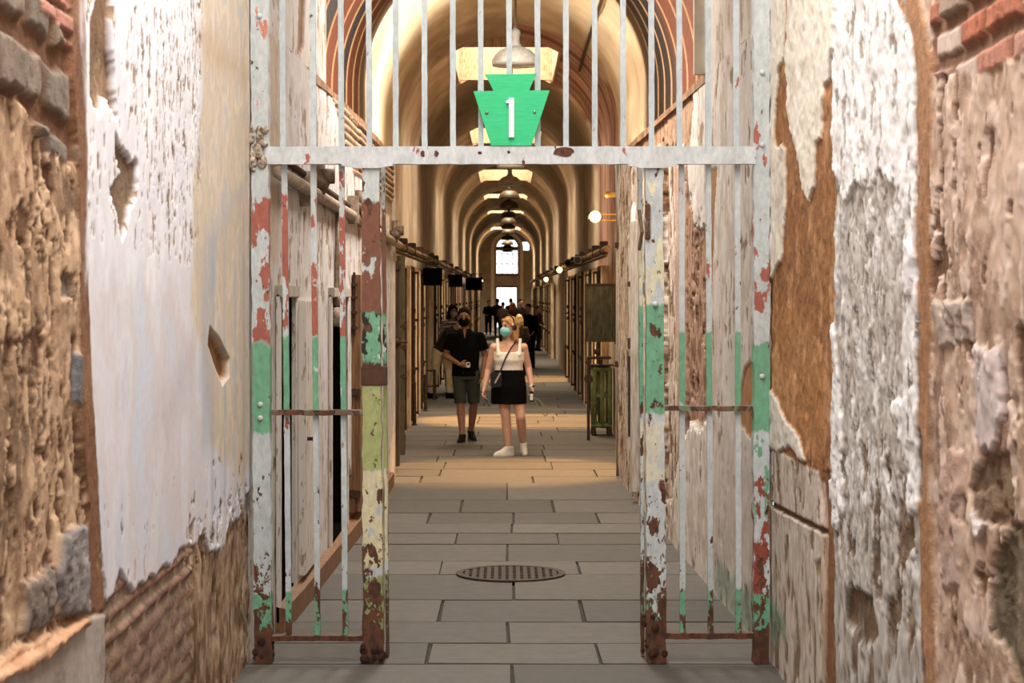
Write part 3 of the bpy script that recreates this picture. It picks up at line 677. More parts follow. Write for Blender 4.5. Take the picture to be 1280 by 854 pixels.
for a, b in ((852, 853.5), (885.5, 888.5), (922, 923.5)): gpart('lower_bar', (a-3.4, a+3.4, 204), (b-3.4, b+3.4, 797), .0, .025, G_BARR)
gpart('stile', (453, 474, 204), (454, 480, 831), -.04, .04, G_STL, .005)
gpart('stile', (806, 828, 204), (808, 832, 831), -.04, .04, G_STR, .005)
gpart('stile_strip', (474.5, 479, 206), (480.5, 484, 826), .12, .20, G_STL, .002)
gpart('stile_strip', (800, 805, 206), (804, 807.5, 824), .12, .20, G_STR, .002)
for (xa, xb, y0, y1) in ((340, 457, 512.5, 519), (338, 458, 794, 800.5), (828, 943, 507.5, 513.5), (829, 943, 791, 798)):
    bm = bmesh.new(); L = []; n = 16
    for k in range(n+1):
        x = gx(xa+(xb-xa)*k/n); o_ = random.uniform(-.0025, .0025)
        L.append([bm.verts.new((x, y, z)) for y, z in ((-.03, gz(y1)+o_), (-.03, gz(y0)+o_), (.035, gz(y0)), (.035, gz(y1)))])
    for a, b in zip(L[:-1], L[1:]):
        for k in range(4): bm.faces.new((a[k], a[(k+1) % 4], b[(k+1) % 4], b[k]))
    bm.faces.new(L[0]); bm.faces.new(L[-1][::-1]); OB('rail', bm, G_RAIL, gate)
for xa, xb in ((428, 492), (784, 845)):       # stepped plates joining stile and crossbar
    bm = bmesh.new(); xm = (xa+xb)/2; prism(bm, [(gx(xa), gz(204)), (gx(xb), gz(204)), (gx(xb), gz(208)), (gx(xm+14), gz(211)), (gx(xm-14), gz(211)), (gx(xa), gz(208))], -.058, -.04); OB('bracket', bm, G_CROSS, gate)
for (x, ys) in ((326, (22, 205)), (327, (505, 522)), (951, (92, 182, 470)), (818, (380,))):
    for y in ys:
        bm = bmesh.new(); ball(bm, (gx(x), -.055, gz(y)), .014, (1, .7, 1)); OB('rivet', bm, G_CROSS, gate, True)
bm = bmesh.new()        # lumpy old mortar round the left hinge and the rusted feet
for k in range(26): ball(bm, (gx(random.uniform(315, 333)), random.uniform(-.07, -.04), gz(random.uniform(162, 214))), random.uniform(.012, .028), (1, .6, random.uniform(.6, 1.4)), n=8)
OB('hinge_lump', bm, simple('pale_lumpy_mortar', (190, 180, 164), .9, rgb2=(96, 72, 54), scale=60), gate, True)
for (a, b, c) in ((455, 482, 806), (804, 833, 770), (320, 342, 800)):
    bm = bmesh.new()
    for k in range(22): ball(bm, (gx(random.uniform(a, b)), random.uniform(-.055, .0), gz(random.uniform(c, 824))), random.uniform(.008, .020), (1.1, .3, 1.3), n=8)
    OB('rust_scale', bm, simple('rust_scale', (72, 44, 30), .95, rgb2=(38, 26, 20), scale=50), gate, True)
bm = bmesh.new(); box(bm, gx(806), gx(812), -.06, .0, gz(300), gz(255), .006); tube(bm, [(gx(800), .06, gz(262)), (gx(803), .02, gz(290)), (gx(800), .06, gz(312))], .010); OB('latch_hook', bm, G_RAIL, gate)
bm = bmesh.new()
for zc in (455,): box(bm, gx(452), gx(484), -.045, .05, gz(482), gz(458), .004)
OB('latch_band', bm, simple('rusty_latch_band', (84, 54, 40), .8), gate)
for (x, y, w_, h_) in ((704, 191, 16, 7), (529, 193, 3, 5), (546, 193, 3, 4), (600, 192, 3, 2), (636, 191, 2, 2), (654, 204, 2, 3)):
    bm = bmesh.new(); pr = []
    for k in range(14):
        t_ = 2*PI*k/14; q_ = random.uniform(.7, 1.1); pr.append((gx(x+w_*math.cos(t_)*q_), min(gz(y+h_*math.sin(t_)*q_), gz(184.3))))
    prism(bm, pr, -.0575, -.054); OB('rust_chip', bm, simple('rust_chip', (104, 66, 50), .9, rgb2=(62, 40, 32), scale=40), gate)
# keystone sign
sign = EM('keystone_sign', (0, GY-.06, gz(184)+.001), 'green keystone-shaped number 1 sign screwed above the gate crossbar', 'sign')
ks = [(606.5, 95), (670.5, 94), (660.5, 115.5), (686.8, 115), (664, 184), (614, 184), (592, 116), (617.5, 115.8)]
zb_ = gz(184)
bm = bmesh.new(); prism(bm, [(gx(a), gz(b)-zb_+.001) for a, b in ks], .0, .022); bmesh.ops.bevel(bm, geom=bm.edges[:], offset=.0015, segments=1, affect='EDGES')
OB('sign_plate', bm, simple('green_sign_paint', (44, 178, 116), .45, scale=60, rgb2=(58, 190, 128), stretch=(.25, 1, 3), bump=.05), sign)
bm = bmesh.new(); pts1 = [(636.5, 124.5), (642.6, 124.5), (642.6, 173.5), (636, 173.5), (636, 131), (632.5, 131), (632.5, 128.5), (635, 127)]
prism(bm, [(gx(a), gz(b)-zb_) for a, b in pts1], -.016, .001); OB('number_one', bm, simple('white_number', (226, 226, 226), .5, var=.05), sign)
for x, y in ((608.6, 142.6), (668, 141.6)):
    bm = bmesh.new(); ball(bm, (gx(x), -.002, gz(y)-zb_), .009, (1, .6, 1)); OB('screw', bm, simple('screw_metal', (150, 150, 140), .4, .8), sign, True)

# ------------------------------------------------------------------ drain cover
M_IRON = simple('cast_iron', (74, 60, 50), .7, .2, rgb2=(52, 42, 36), scale=40)
dc = EM('drain_cover', ((638.5-CX)*13.05/F, 13.18, 0), 'round cast iron drain cover with grid slots set in the floor', 'drain cover')
bm = bmesh.new(); lathe(bm, [(.33, .0), (.33, .012), (.375, .012), (.375, .0)], n=48); OB('rim', bm, M_IRON, dc)
bm = bmesh.new()
for k in range(-6, 7):
    x = k*.05; h = math.sqrt(max(0, .335**2-x*x)); box(bm, x-.014, x+.014, -h, h, .001, .010)
for k in range(-3, 4):
    y = k*.09; h = math.sqrt(max(0, .335**2-y*y)); box(bm, -h, h, y-.012, y+.012, .001, .009)
OB('grating', bm, M_IRON, dc)
bm = bmesh.new(); lathe(bm, [(.33, -.0), (.33, .002)], n=48); OB('pit', bm, simple('drain_pit', (16, 13, 11), .9), dc)

# ------------------------------------------------------------------ left passage: recesses, door frames, pipes
M_GRYW = simple('weathered_grey_timber', (190, 182, 170), .85, scale=16, rgb2=(150, 136, 118), stretch=(3, 3, .3))
M_BRW = simple('brown_door_timber', (140, 104, 72), .7, scale=14, rgb2=(98, 68, 44), stretch=(4, 4, .3))
M_WJB = simple('white_jamb_paint', (206, 198, 188), .8, rgb2=(150, 128, 104), scale=14, thr=.60, stretch=(2, 2, .5))
M_RST = simple('rusty_iron', (84, 60, 46), .8, .3, rgb2=(50, 38, 30), scale=50)
M_PIPE = simple('painted_pipe', (176, 162, 144), .6, scale=20, rgb2=(132, 108, 84))
for i, (a, b) in enumerate(((11.0, 11.7), (13.6, 14.85))):
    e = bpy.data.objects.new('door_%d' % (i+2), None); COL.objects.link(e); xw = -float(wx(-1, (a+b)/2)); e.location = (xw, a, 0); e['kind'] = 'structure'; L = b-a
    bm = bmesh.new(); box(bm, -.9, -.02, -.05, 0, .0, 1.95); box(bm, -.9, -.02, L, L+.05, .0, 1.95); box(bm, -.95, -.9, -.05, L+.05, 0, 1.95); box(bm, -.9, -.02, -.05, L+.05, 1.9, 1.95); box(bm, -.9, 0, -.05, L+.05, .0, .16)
    OB('recess_lining', bm, matte(simple('shaded_recess', (18, 14, 11), .95)), e)  # shade inside the doorways put into a near-black lining colour
    bm = bmesh.new(); box(bm, -.012, .010, -.10, -.004, .05, 1.92, .003); box(bm, -.012, .014, L+.004, L+.10, .05, 1.92, .003); OB('door_jamb', bm, M_WJB, e)
    bm = bmesh.new(); box(bm, -.09, .03, -.10, L+.10, 1.90, 1.97, .006); OB('lintel', bm, M_GRYW, e)
xs0, xs1 = -float(wx(-1, 11.)), -float(wx(-1, 19.5))
bm = bmesh.new(); n = 12; L = []
for k in range(n+1):
    d = 10.9+(19.4-10.9)*k/n; x = -float(wx(-1, d)); L.append([bm.verts.new(c) for c in ((x-.02, d, 0), (x+.06, d, 0), (x+.06, d, .13), (x-.02, d, .15))])
for a, b in zip(L[:-1], L[1:]):
    for k in range(4): bm.faces.new((a[k], a[(k+1) % 4], b[(k+1) % 4], b[k]))
bm.faces.new(L[0]); bm.faces.new(L[-1][::-1]); struct(OB('baseboard_left', bm, M_BRW))
# open wooden door
wd = EM('wooden_door', (-1.235, 15.15, .0), 'narrow brown wooden cell door standing open on the left passage wall', 'door')
bm = bmesh.new(); box(bm, -.02, .045, -.0, .06, .2, 2.08, .004); box(bm, .0, .085, .06, .75, .2, 2.08, .004); OB('door_panel', bm, M_BRW, wd)
bm = bmesh.new()
for x in (-.0, .04): box(bm, x-.008, x+.012, -.035, .0, 1.60, 2.10, .004)
for z in (1.66, 1.78, 1.9, 2.0): box(bm, -.02, .07, -.05, -.02, z-.012, z+.012, .003)
OB('latch_bar', bm, M_RST, wd)
bm = bmesh.new(); 
for z in (.35, 1.15): box(bm, -.03, .09, -.02, .05, z-.03, z+.03, .004)
OB('hinge_strap', bm, M_RST, wd)
# grey door leaf in the first opening with round knob
cd = EM('grey_door', (-1.265, 11.86, .0), 'grey-white plank cell door folded flat against the left passage wall, between the two dark doorways', 'door')
bm = bmesh.new(); box(bm, -.03, .03, .0, .82, .18, 1.88, .006); OB('door_panel', bm, M_WJB, cd)
bm = bmesh.new(); cone(bm, (.02, .1, 1.02), (.07, .1, 1.02), .012, .012); ball(bm, (.08, .1, 1.02), .032, (.6, 1, 1)); OB('knob', bm, M_RST, cd, True)
# overhead pipes on the left
pp = EM('heating_pipe', (-1.2, 10.6, 2.55), 'pale painted pipe pair running along the left passage wall under the vault', 'pipe')
bm = bmesh.new(); tube(bm, [(-.05+.0, .0, .04), (.03, 5.4, -.03), (.08, 9.6, -.10)], .038, 12); OB('pipe', bm, M_PIPE, pp, True)
bm = bmesh.new(); tube(bm, [(-.08, .0, .15), (-.0, 5.4, .04), (.04, 9.6, -.02)], .020, 10); OB('pipe', bm, M_RST, pp, True)
for y in (1.4, 4.3, 7.5):
    bm = bmesh.new(); x = -.05+y*.014; box(bm, x-.08, x+.05, y-.03, y+.03, -.08, .14, .01); OB('clamp', bm, M_PIPE, pp)
for y, z in ((1.9, .12), (4.6, .08), (8.6, .0)):
    bm = bmesh.new(); x = -.03+y*.014; cone(bm, (x, y, z-.1), (x, y, z+.12), .03, .03); cone(bm, (x+.01, y, z+.02), (x+.09, y, z+.02), .05, .05, 16); ball(bm, (x, y, z-.02), .06, (1, 1.2, 1)); OB('valve', bm, simple('rusty_valve', (120, 98, 78), .7, .2, rgb2=(70, 52, 40)), pp, True)
bm = bmesh.new(); tube(bm, [(-.01, 3.3, -.02), (-.02, 3.3, -.62)], .022); ball(bm, (-.02, 3.3, -.66), .05, (1, 1.3, 1.1)); box(bm, -.08, .02, 3.22, 3.42, -.86, -.72, .01); OB('drop_pipe', bm, M_PIPE, pp, True)

# ------------------------------------------------------------------ right passage: door post, conduit
pf = EM('door_post', (1.205, 17.9, 0), 'tall white-painted arched door post on the right passage wall beside the gate', 'door post')
bm = bmesh.new()
box(bm, -.035, .03, .0, .22, .55, 2.62, .02); ball(bm, (-.0, .11, 2.62), .11, (.32, 1, 1.6)); OB('post_casing', bm, simple('white_gloss_paint', (214, 208, 196), .6, rgb2=(150, 126, 98), scale=24, thr=.62, stretch=(2, 2, .5)), pf)
bm = bmesh.new(); box(bm, -.05, .03, -.25, -.1, .1, 2.6, .01); OB('jamb', bm, M_GRYW, pf)
bm = bmesh.new(); box(bm, -.055, -.03, .02, .14, .6, 1.35); OB('dark_slot', bm, dark, pf)
bm = bmesh.new(); box(bm, -.06, -.03, .02, .14, 1.42, 1.52, .006); box(bm, -.06, -.03, .02, .14, 2.0, 2.05, .006); OB('hinge', bm, M_RST, pf)
cdt = EM('electric_conduit', (1.17, 20.2, 0), 'thin grey metal conduit running up the end of the right passage wall', 'conduit')
bm = bmesh.new(); tube(bm, [(.015, 0, .02), (.02, 0, 2.4), (.0, .0, 3.35)], .022); OB('pipe', bm, simple('grey_conduit', (150, 142, 132), .5, .4), cdt, True)
bm = bmesh.new(); 
for z in (1.2, 2.45): box(bm, -.02, .05, -.03, .03, z-.03, z+.03, .004)
OB('clamp', bm, M_RST, cdt)

# ------------------------------------------------------------------ corridor furniture
M_BLK = simple('blackened_iron', (44, 38, 32), .7, .3, rgb2=(84, 62, 44), scale=20)
M_GRNP = simple('green_rusty_post', (62, 66, 48), .8, .1, rgb2=(92, 74, 54), scale=9)
M_CREAM = simple('cream_jamb', (232, 212, 180), .8, rgb2=(176, 146, 108), scale=8, stretch=(2, 2, .4))
bp = EM('iron_post', (-1.265, 23.2, 0), 'thick green-brown rusted iron post at the start of the left cell row', 'post')
bm = bmesh.new(); n = 20
for k in range(n): cone(bm, (random.uniform(-.006, .006), 0, 2.4*k/n), (random.uniform(-.006, .006), 0, 2.4*(k+1)/n+.005), .052+random.uniform(-.006, .006), .052, 10)
OB('shaft', bm, M_GRNP, bp)
bm = bmesh.new()
for z in (.95, 1.55, 1.3): box(bm, -.08, .07, -.05, .05, z-.03, z+.03, .01)
OB('collar', bm, M_RST, bp)
fw = EM('timber_door_post', (-1.185, 20.9, 0), 'brown timber door edge just past the end of the left passage wall', 'door post')
bm = bmesh.new(); box(bm, -.10, .03, 0, .12, .06, 2.3, .006); OB('shaft', bm, simple('dark_brown_timber', (84, 64, 48), .8, rgb2=(54, 40, 30), scale=10, stretch=(4, 4, .4)), fw)
bm = bmesh.new(); box(bm, -.06, .05, -.03, 0, 1.38, 1.46, .004); box(bm, -.06, .05, -.03, 0, 2.2, 2.26, .004); cone(bm, (.0, -.05, 1.42), (.12, -.05, 1.42), .014, .014); ball(bm, (.0, -.06, 1.42), .035); OB('bolt', bm, M_RST, fw)
def cell_front(side, y, i):
    s = side; e = EM('cell_door_frame', (s*1.5, y, 0), 'x', 'door frame')
    X = lambda a, b: (min(-s*a, -s*b), max(-s*a, -s*b))
    for yy in (0, .95):
        bm = bmesh.new(); a, b = X(.0, .09); box(bm, a, b, yy-.03, yy+.03, 0, 2.3, .004); OB('post', bm, M_BLK, e)
    bm = bmesh.new(); a, b = X(0, .10); box(bm, a, b, -.05, 1.0, 2.3, 2.37, .004); OB('lintel', bm, M_BLK, e)
    bm = bmesh.new()
    a, b = X(.0, .05); box(bm, a, b, .03, .92, .05, 1.95, .004); OB('door_panel', bm, M_BRW, e)
    bm = bmesh.new(); a, b = X(.02, .16)
    for k in range(3): xx = (a+b)/2+(k-1)*.055; box(bm, xx-.012, xx+.012, 1.05, 1.08, .1, 2.3)
    for z in (.12, .8, 1.55, 2.28): box(bm, a, b, 1.045, 1.085, z-.02, z+.02)
    OB('lattice_leaf', bm, M_BLK, e)
    bm = bmesh.new(); a, b = X(.10, .16)
    for z in (.8, 1.45, 1.7): box(bm, a, b, -.05, .06, z-.04, z+.04, .008)
    OB('lock_bolt', bm, M_RST, e)
    for y0_, y1_, w_ in ((1.35, 2.2, .10), (-.45, -.15, .10)):
        bm = bmesh.new(); a, b = X(.0, w_); box(bm, a, b, y0_, y1_, 0.0, 2.36, .004); OB('jamb_board', bm, M_CREAM, e)
    return e
base = {-1: cell_front(-1, 25.0, 1), 1: cell_front(1, 28.4, 2)}
GL, GR = 'cell doors along the left corridor wall', 'cell doors along the right corridor wall'
for s in (-1, 1):
    y = base[s].location.y; k = 0
    sn = 'left' if s < 0 else 'right'; grp = GL if s < 0 else GR
    base[s]['label'] = 'iron cell door frame nearest the gate on the %s side of the long corridor' % sn; base[s]['group'] = grp
    ys = [28.6, 31.8, 37.6, 40.9, 44.6, 48.8, 53, 57.4, 62, 67, 72, 78, 84, 90, 96, 102] if s < 0 else [31.4, 34.6, 38.2, 42, 60, 64, 68.5, 73, 78, 84, 90, 96, 102]
    for y in ys:
        lab = 'second iron cell door frame from the gate on the %s side of the long corridor' % sn if y == ys[0] else ('third iron cell door frame from the gate on the %s side of the long corridor' % sn if y == ys[1] else 'dark iron cell door frame farther down the %s side of the long corridor' % sn)
        dup(base[s], (s*1.5, y, 0), 0, lab, grp)
# stanchions with a stub rail in front of the cells
def stan(side, px, py, top, i):
    d = F*CAMZ/(py-CY); x = (px-CX)*d/F; ww = abs(side*1.5-x); h = CAMZ-(top-CY)*d/F
    e = EM('barrier_post', (x, d, 0), 'x', 'barrier post')
    bm = bmesh.new(); cone(bm, (0, 0, 0), (0, 0, h), .030, .026, 8); OB('post', bm, M_BLK, e)
    bm = bmesh.new(); cone(bm, (0, 0, h-.02), (side*ww, 0, h-.02), .016, .016, 8); cone(bm, (0, 0, h*.45), (side*ww, 0, h*.45), .014, .014, 8); OB('rail', bm, M_BLK, e)
    bm = bmesh.new(); cone(bm, (0, 0, 0), (0, 0, .03), .05, .03, 10); OB('foot', bm, M_RST, e)
    return e
words = ['first', 'second', 'third', 'fourth', 'fifth', 'sixth']
for i, (px, py, top) in enumerate(((518, 532, 478), (532, 514, 468), (543, 500, 462), (573, 454, 416), (580, 446, 412))):
    e = stan(-1, px, py, top, i); e['label'] = words[i]+' waist-high iron barrier post from the gate on the left'; e['group'] = 'barrier posts on the left'
for i, (px, py, top) in enumerate(((737, 513, 455), (727, 498.6, 440), (713, 476, 420), (707, 468, 431), (686, 436, 395))):
    e = stan(1, px, py, top, i); e['label'] = words[i]+' iron barrier post from the gate on the right'; e['group'] = 'barrier posts on the right'
# long pipes on both sides
for s in (-1, 1):
    e = EM('overhead_pipe', (s*1.38, 22.5 if s < 0 else 26, 2.56), 'long %s wall pipe with clamps above the cell doors' % ('left' if s < 0 else 'right'), 'pipe')
    bm = bmesh.new(); cone(bm, (0, 0, 0), (0, 82, .22), .05, .05, 12); OB('pipe', bm, simple('dull_pipe', (128, 104, 78), .6, .2, rgb2=(84, 64, 46)), e)
    bm = bmesh.new(); cone(bm, (-s*.02, 0, -.09), (-s*.02, 82, .13), .025, .025, 8); OB('pipe', bm, M_BLK, e)
    for k in range(14):
        y = 1+k*(2.2 if k < 7 else 4); y = 1+k*2.4+max(0, k-6)*3
        bm = bmesh.new(); z = .22*y/82; box(bm, -.06, .06, y-.04, y+.04, z-.06, z+.13, .01); ball(bm, (0, y+.3, z+.06), .05); OB('clamp', bm, M_BLK, e)
# black hanging signs
for i, (x0, x1, y0, y1, lab) in enumerate(((529, 553, 335, 357, 'black rectangular sign board hanging nearest the gate in the left row'), (560, 578, 343, 359, 'middle one of the three black sign boards hanging on the left'), (582, 603, 347, 363, 'farthest and lowest of the three black hanging sign boards on the left'))):
    d = F*1.4/(CX-x0); a = P(x0, y1, d); b = P(x1, y0, d)
    e = EM('hanging_sign', (a.x, d, a.z), lab, 'sign', 'black sign boards on the left')
    bm = bmesh.new(); box(bm, 0, b.x-a.x, -.015, .015, 0, b.z-a.z, .003); OB('board', bm, matte(simple('black_board', (5, 5, 5), .95, var=.1)), e)
    bm = bmesh.new(); 
    for x in (.04, b.x-a.x-.04): box(bm, x-.006, x+.006, -.006, .006, b.z-a.z, b.z-a.z+.12)
    box(bm, -.1, b.x-a.x, -.01, .01, b.z-a.z+.11, b.z-a.z+.13); OB('hanger', bm, M_BLK, e)
# green radiator
d = 26.4; ra = EM('cast_iron_radiator', (1.325, d, 0), 'green cast iron radiator standing on the floor against the right wall', 'radiator')
M_RAD = simple('green_radiator_paint', (122, 136, 84), .6, rgb2=(90, 96, 62), scale=14)
for k in range(5):
    bm = bmesh.new(); y = k*.085
    for x in (-.105, 0, .105): cone(bm, (x, y, .12), (x, y, .93), .036, .036, 10)
    for z in (.14, .55, .91): tube(bm, [(-.105, y, z), (.105, y, z)], .034, 10); ball(bm, (-.105, y, z), .038, n=10); ball(bm, (.105, y, z), .038, n=10)
    OB('radiator_section', bm, M_RAD, ra, True)
for y in (0, .34):
    for x in (-.11, .11): bm = bmesh.new(); cone(bm, (x, y, 0), (x, y, .12), .035, .025, 8); OB('leg', bm, M_BLK, ra)
bm = bmesh.new(); cone(bm, (-.02, -.05, .98), (-.02, -.05, 1.05), .03, .03); box(bm, -.16, .16, -.03, .4, .955, .975); OB('valve', bm, M_BLK, ra)
# rusty green panel above it
pn = EM('metal_board', (1.09, 25.9, 1.30), 'dark green rusted metal panel on the right wall above the radiator', 'panel')
bm = bmesh.new(); box(bm, 0, .385, 0, .03, 0, .765, .003); OB('panel_sheet', bm, simple('rusty_green_sheet', (46, 46, 32), .75, .1, rgb2=(82, 78, 58), scale=7, stretch=(3, 3, .8)), pn)
bm = bmesh.new(); box(bm, -.02, 0, -.01, .04, -.03, .79); box(bm, .385, .42, -.01, .04, -.03, .79); box(bm, -.02, .42, -.01, .04, .765, .79); OB('panel_frame', bm, M_RST, pn)
bm = bmesh.new(); box(bm, .385, .41, .03, .05, .1, .14); box(bm, .385, .41, .03, .05, .6, .64); OB('strut', bm, M_BLK, pn)
pv = EM('valve_pipework', (1.20, 25.5, .0), 'small cluster of dark valve pipes beside the green radiator', 'pipework')
bm = bmesh.new(); tube(bm, [(-.1, 0, 0), (-.1, 0, 1.1), (.2, 0, 1.1)], .02); tube(bm, [(.02, 0, 1.1), (.02, 0, 1.3)], .02); OB('pipe', bm, M_BLK, pv)
bm = bmesh.new(); bmesh.ops.create_cone(bm, cap_ends=True, segments=16, radius1=.06, radius2=.06, depth=.02, matrix=Matrix.Translation((-.1, -.03, .82)) @ Matrix.Rotation(PI/2, 4, 'X')); ball(bm, (.02, 0, 1.18), .045); OB('valve', bm, M_RST, pv)

# wall lamps
bulb = glow('glowing_bulb', (255, 196, 110), 14)
wl = EM('wall_lamp', (1.45, 25.4, 2.95), 'lit round amber bulb lamp on a bracket high on the right wall', 'lamp')
p = P(744, 271, 25.4)-Vector((1.45, 25.4, 2.95))
bm = bmesh.new(); ball(bm, p, .075, n=20); OB('bulb', bm, bulb, wl, True)
bm = bmesh.new(); lathe(bm, [(.07, .06), (.095, .05), (.10, .0), (.09, 0), (.085, .045)], (p.x, p.y+.10, p.z-.03)); OB('rim', bm, M_RST, wl)
bm = bmesh.new(); tube(bm, [(p.x+.08, 0, p.z+.03), (.02, 0, p.z+.03)], .012); tube(bm, [(p.x+.08, 0, p.z-.05), (.02, 0, p.z-.05)], .012); box(bm, -.12, .03, -.02, .05, .28, .34, .004); ball(bm, (-.1, 0, .31), .045); OB('bracket', bm, simple('brass_bracket', (176, 140, 78), .4, .6), wl)
lp = bpy.data.lights.new('wall_lamp_glow', 'POINT'); lp.energy = 45; lp.color = (1, .72, .40); lp.shadow_soft_size = .09
lo = bpy.data.objects.new('wall_lamp_glow', lp); lo.location = P(744, 271, 25.4)+Vector((-.12, -.12, 0)); COL.objects.link(lo)
M_ALU = simple('silver_spotlight', (176, 164, 146), .35, .7, var=.1)
def spotcan(px, py, d, lit, lab, tgt):
    p = P(px, py, d); e = EM('spotlight', p, lab, 'spotlight', 'spotlights on the wall pipes')
    dv = (Vector(tgt)-p).normalized()
    bm = bmesh.new(); cone(bm, -dv*.10, dv*.10, .045, .07, 18); OB('housing', bm, M_ALU, e, False)
    bm = bmesh.new(); cone(bm, dv*.10, dv*.105, .062, .062, 18); OB('lens', bm, bulb if lit else dark, e)
    s = 1 if px > CX else -1
    bm = bmesh.new(); tube(bm, [(0, 0, 0), (s*abs(s*1.38-p.x), 0, .02)], .012); OB('bracket', bm, M_BLK, e)
spotcan(724, 325, 33.5, 0, 'unlit silver can spotlight on the right pipe, nearest the gate', (-.5, 28, 2.5))
spotcan(712, 329, 37.5, 0, 'unlit silver can spotlight on the right pipe just before the lit one', (-.5, 33, 2.5))
spotcan(700, 337, 44, 1, 'nearest lit spotlight on the right pipe', (0, 35, 1.5))
spotcan(683, 349, 58, 1, 'second lit spotlight farther down the right pipe', (0, 47, 1.5))
spotcan(602, 351, 96, 1, 'lit spotlight far down the left pipe', (0, 70, 1.5))
# pendants
M_SHD = simple('cream_enamel', (236, 232, 220), .45, rgb2=(212, 202, 182), scale=20)
PX = .085; ring = EM('pendant_lamp', (.1, 19.6, 4.30), 'x', 'pendant lamp')
bm = bmesh.new(); lathe(bm, [(.0, .17), (.05, .165), (.15, .13), (.21, .075), (.236, .03), (.24, .0), (.236, -.002), (.20, .06), (.14, .11), (.03, .14), (0, .142)][1:-1], n=32); OB('lamp_shade', bm, M_SHD, ring, True)
bm = bmesh.new(); lathe(bm, [(.235, -.035), (.242, .005), (.236, .01), (.20, -.03)], n=32); OB('shade_rim', bm, M_SHD, ring, True)
bm = bmesh.new(); lathe(bm, [(.07, .165), (.045, .20), (.045, .27), (.055, .285), (.05, .32), (.02, .35)], n=18); OB('canopy_neck', bm, M_SHD, ring, True)
bm = bmesh.new(); cone(bm, (0, 0, .33), (0, 0, 1.22), .014, .014, 8); OB('stem', bm, simple('brass_stem', (170, 150, 110), .5, .4), ring)
bm = bmesh.new(); ball(bm, (0, 0, .03), .05); OB('bulb', bm, simple('dim_bulb', (190, 184, 170), .3), ring, True)
DARKM = {}; M_DSH = simple('backlit_enamel', (84, 70, 52), .45, rgb2=(60, 48, 36), scale=20)  # backlit look of the farther pendants put into a darker colour
GP = 'pendant lamps down the corridor centre'
ring['label'] = 'large cream enamel pendant lamp nearest the gate, seen above the keystone sign'; ring['group'] = GP
for i, d in enumerate([26.4, 33.6, 38.8, 44, 48.6, 54.2, 58.8, 63.4, 68.8, 75.5, 82.5, 89, 95.5]):
    od = ['second', 'third', 'fourth', 'fifth', 'sixth', 'seventh', 'eighth', 'ninth', 'tenth', 'eleventh', 'twelfth', 'thirteenth', 'fourteenth'][i]
    lab = 'cream pendant lamp hanging just below the gate crossbar' if d == 38.8 else (od+' pendant lamp from the gate, partly hidden behind the green keystone sign' if d < 38 else (od+' pendant lamp from the gate, dark against the vault' if d < 70 else od+' pendant lamp from the gate, tiny and dark against the far window'))
    ld = dup(ring, (PX+.0, d, 4.2 if not in_sky(d) else 4.2), 0, lab, GP)
    if i > 2:
        for c in ld.children:
            if c.name.split('.')[0] in ('lamp_shade', 'shade_rim', 'canopy_neck'):
                c.data = DARKM.setdefault(c.data.name, c.data) if c.data.name in DARKM else DARKM.setdefault(c.data.name, c.data.copy()); c.data.materials.clear(); c.data.materials.append(M_DSH)
# vault conduit
vc = EM('vault_conduit', P(724, 86, 28), 'dark conduit running across the vault plaster at upper right', 'conduit')
bm = bmesh.new(); a = P(724, 86, 28)
def onv(px, py):
    lo_, hi_ = 20.5, 45.0
    for _ in range(40):
        d = (lo_+hi_)/2; cy = CY-(ZC-CAMZ)*F/d
        if math.hypot(px-CX, py-cy) < 1.47*F/d: lo_ = d
        else: hi_ = d
    return P(px, py, d)
vc.location = onv(724, 88); a = onv(724, 88)
tube(bm, [onv(*p_)-a for p_ in ((724, 88), (733, 58), (742, 30), (752, 0), (756, -12))], .022)
OB('pipe', bm, M_BLK, vc)

# ------------------------------------------------------------------ people
def fuse(name, bm, mat, parent, voxel=.01, it=3):
    bmesh.ops.recalc_face_normals(bm, faces=bm.faces[:]); me = bpy.data.meshes.new(name); bm.to_mesh(me); bm.free()
    t = bpy.data.objects.new('tmp', me); COL.objects.link(t)
    r = t.modifiers.new('r', 'REMESH'); r.mode = 'VOXEL'; r.voxel_size = voxel
    s = t.modifiers.new('s', 'SMOOTH'); s.factor = .5; s.iterations = it
    dg = bpy.context.evaluated_depsgraph_get(); m2 = bpy.data.meshes.new_from_object(t.evaluated_get(dg)); m2.name = name
    bpy.data.objects.remove(t); bpy.data.meshes.remove(me); m2.materials.clear()
    return link(name, m2, mat, parent, True)
def xf(bm, M, n0=0):
    bm.verts.ensure_lookup_table()
    for v in bm.verts[n0:]: v.co = M @ v.co
def skinmat(name, rgb): return simple(name, rgb, .55, var=.12, scale=20, bump=.03)
SK1 = skinmat('skin', (178, 132, 106)); SK2 = skinmat('skin_tan', (138, 98, 76)); SK3 = skinmat('skin_fair', (204, 158, 134))
def cloth(name, rgb, r=.9):
    m = simple(name, rgb, r, var=.25, scale=9, bump=.25); m.node_tree.nodes['Principled BSDF'].inputs['Specular IOR Level'].default_value = .08; return m
BLK = cloth('black_cloth', (7, 7, 7)); 
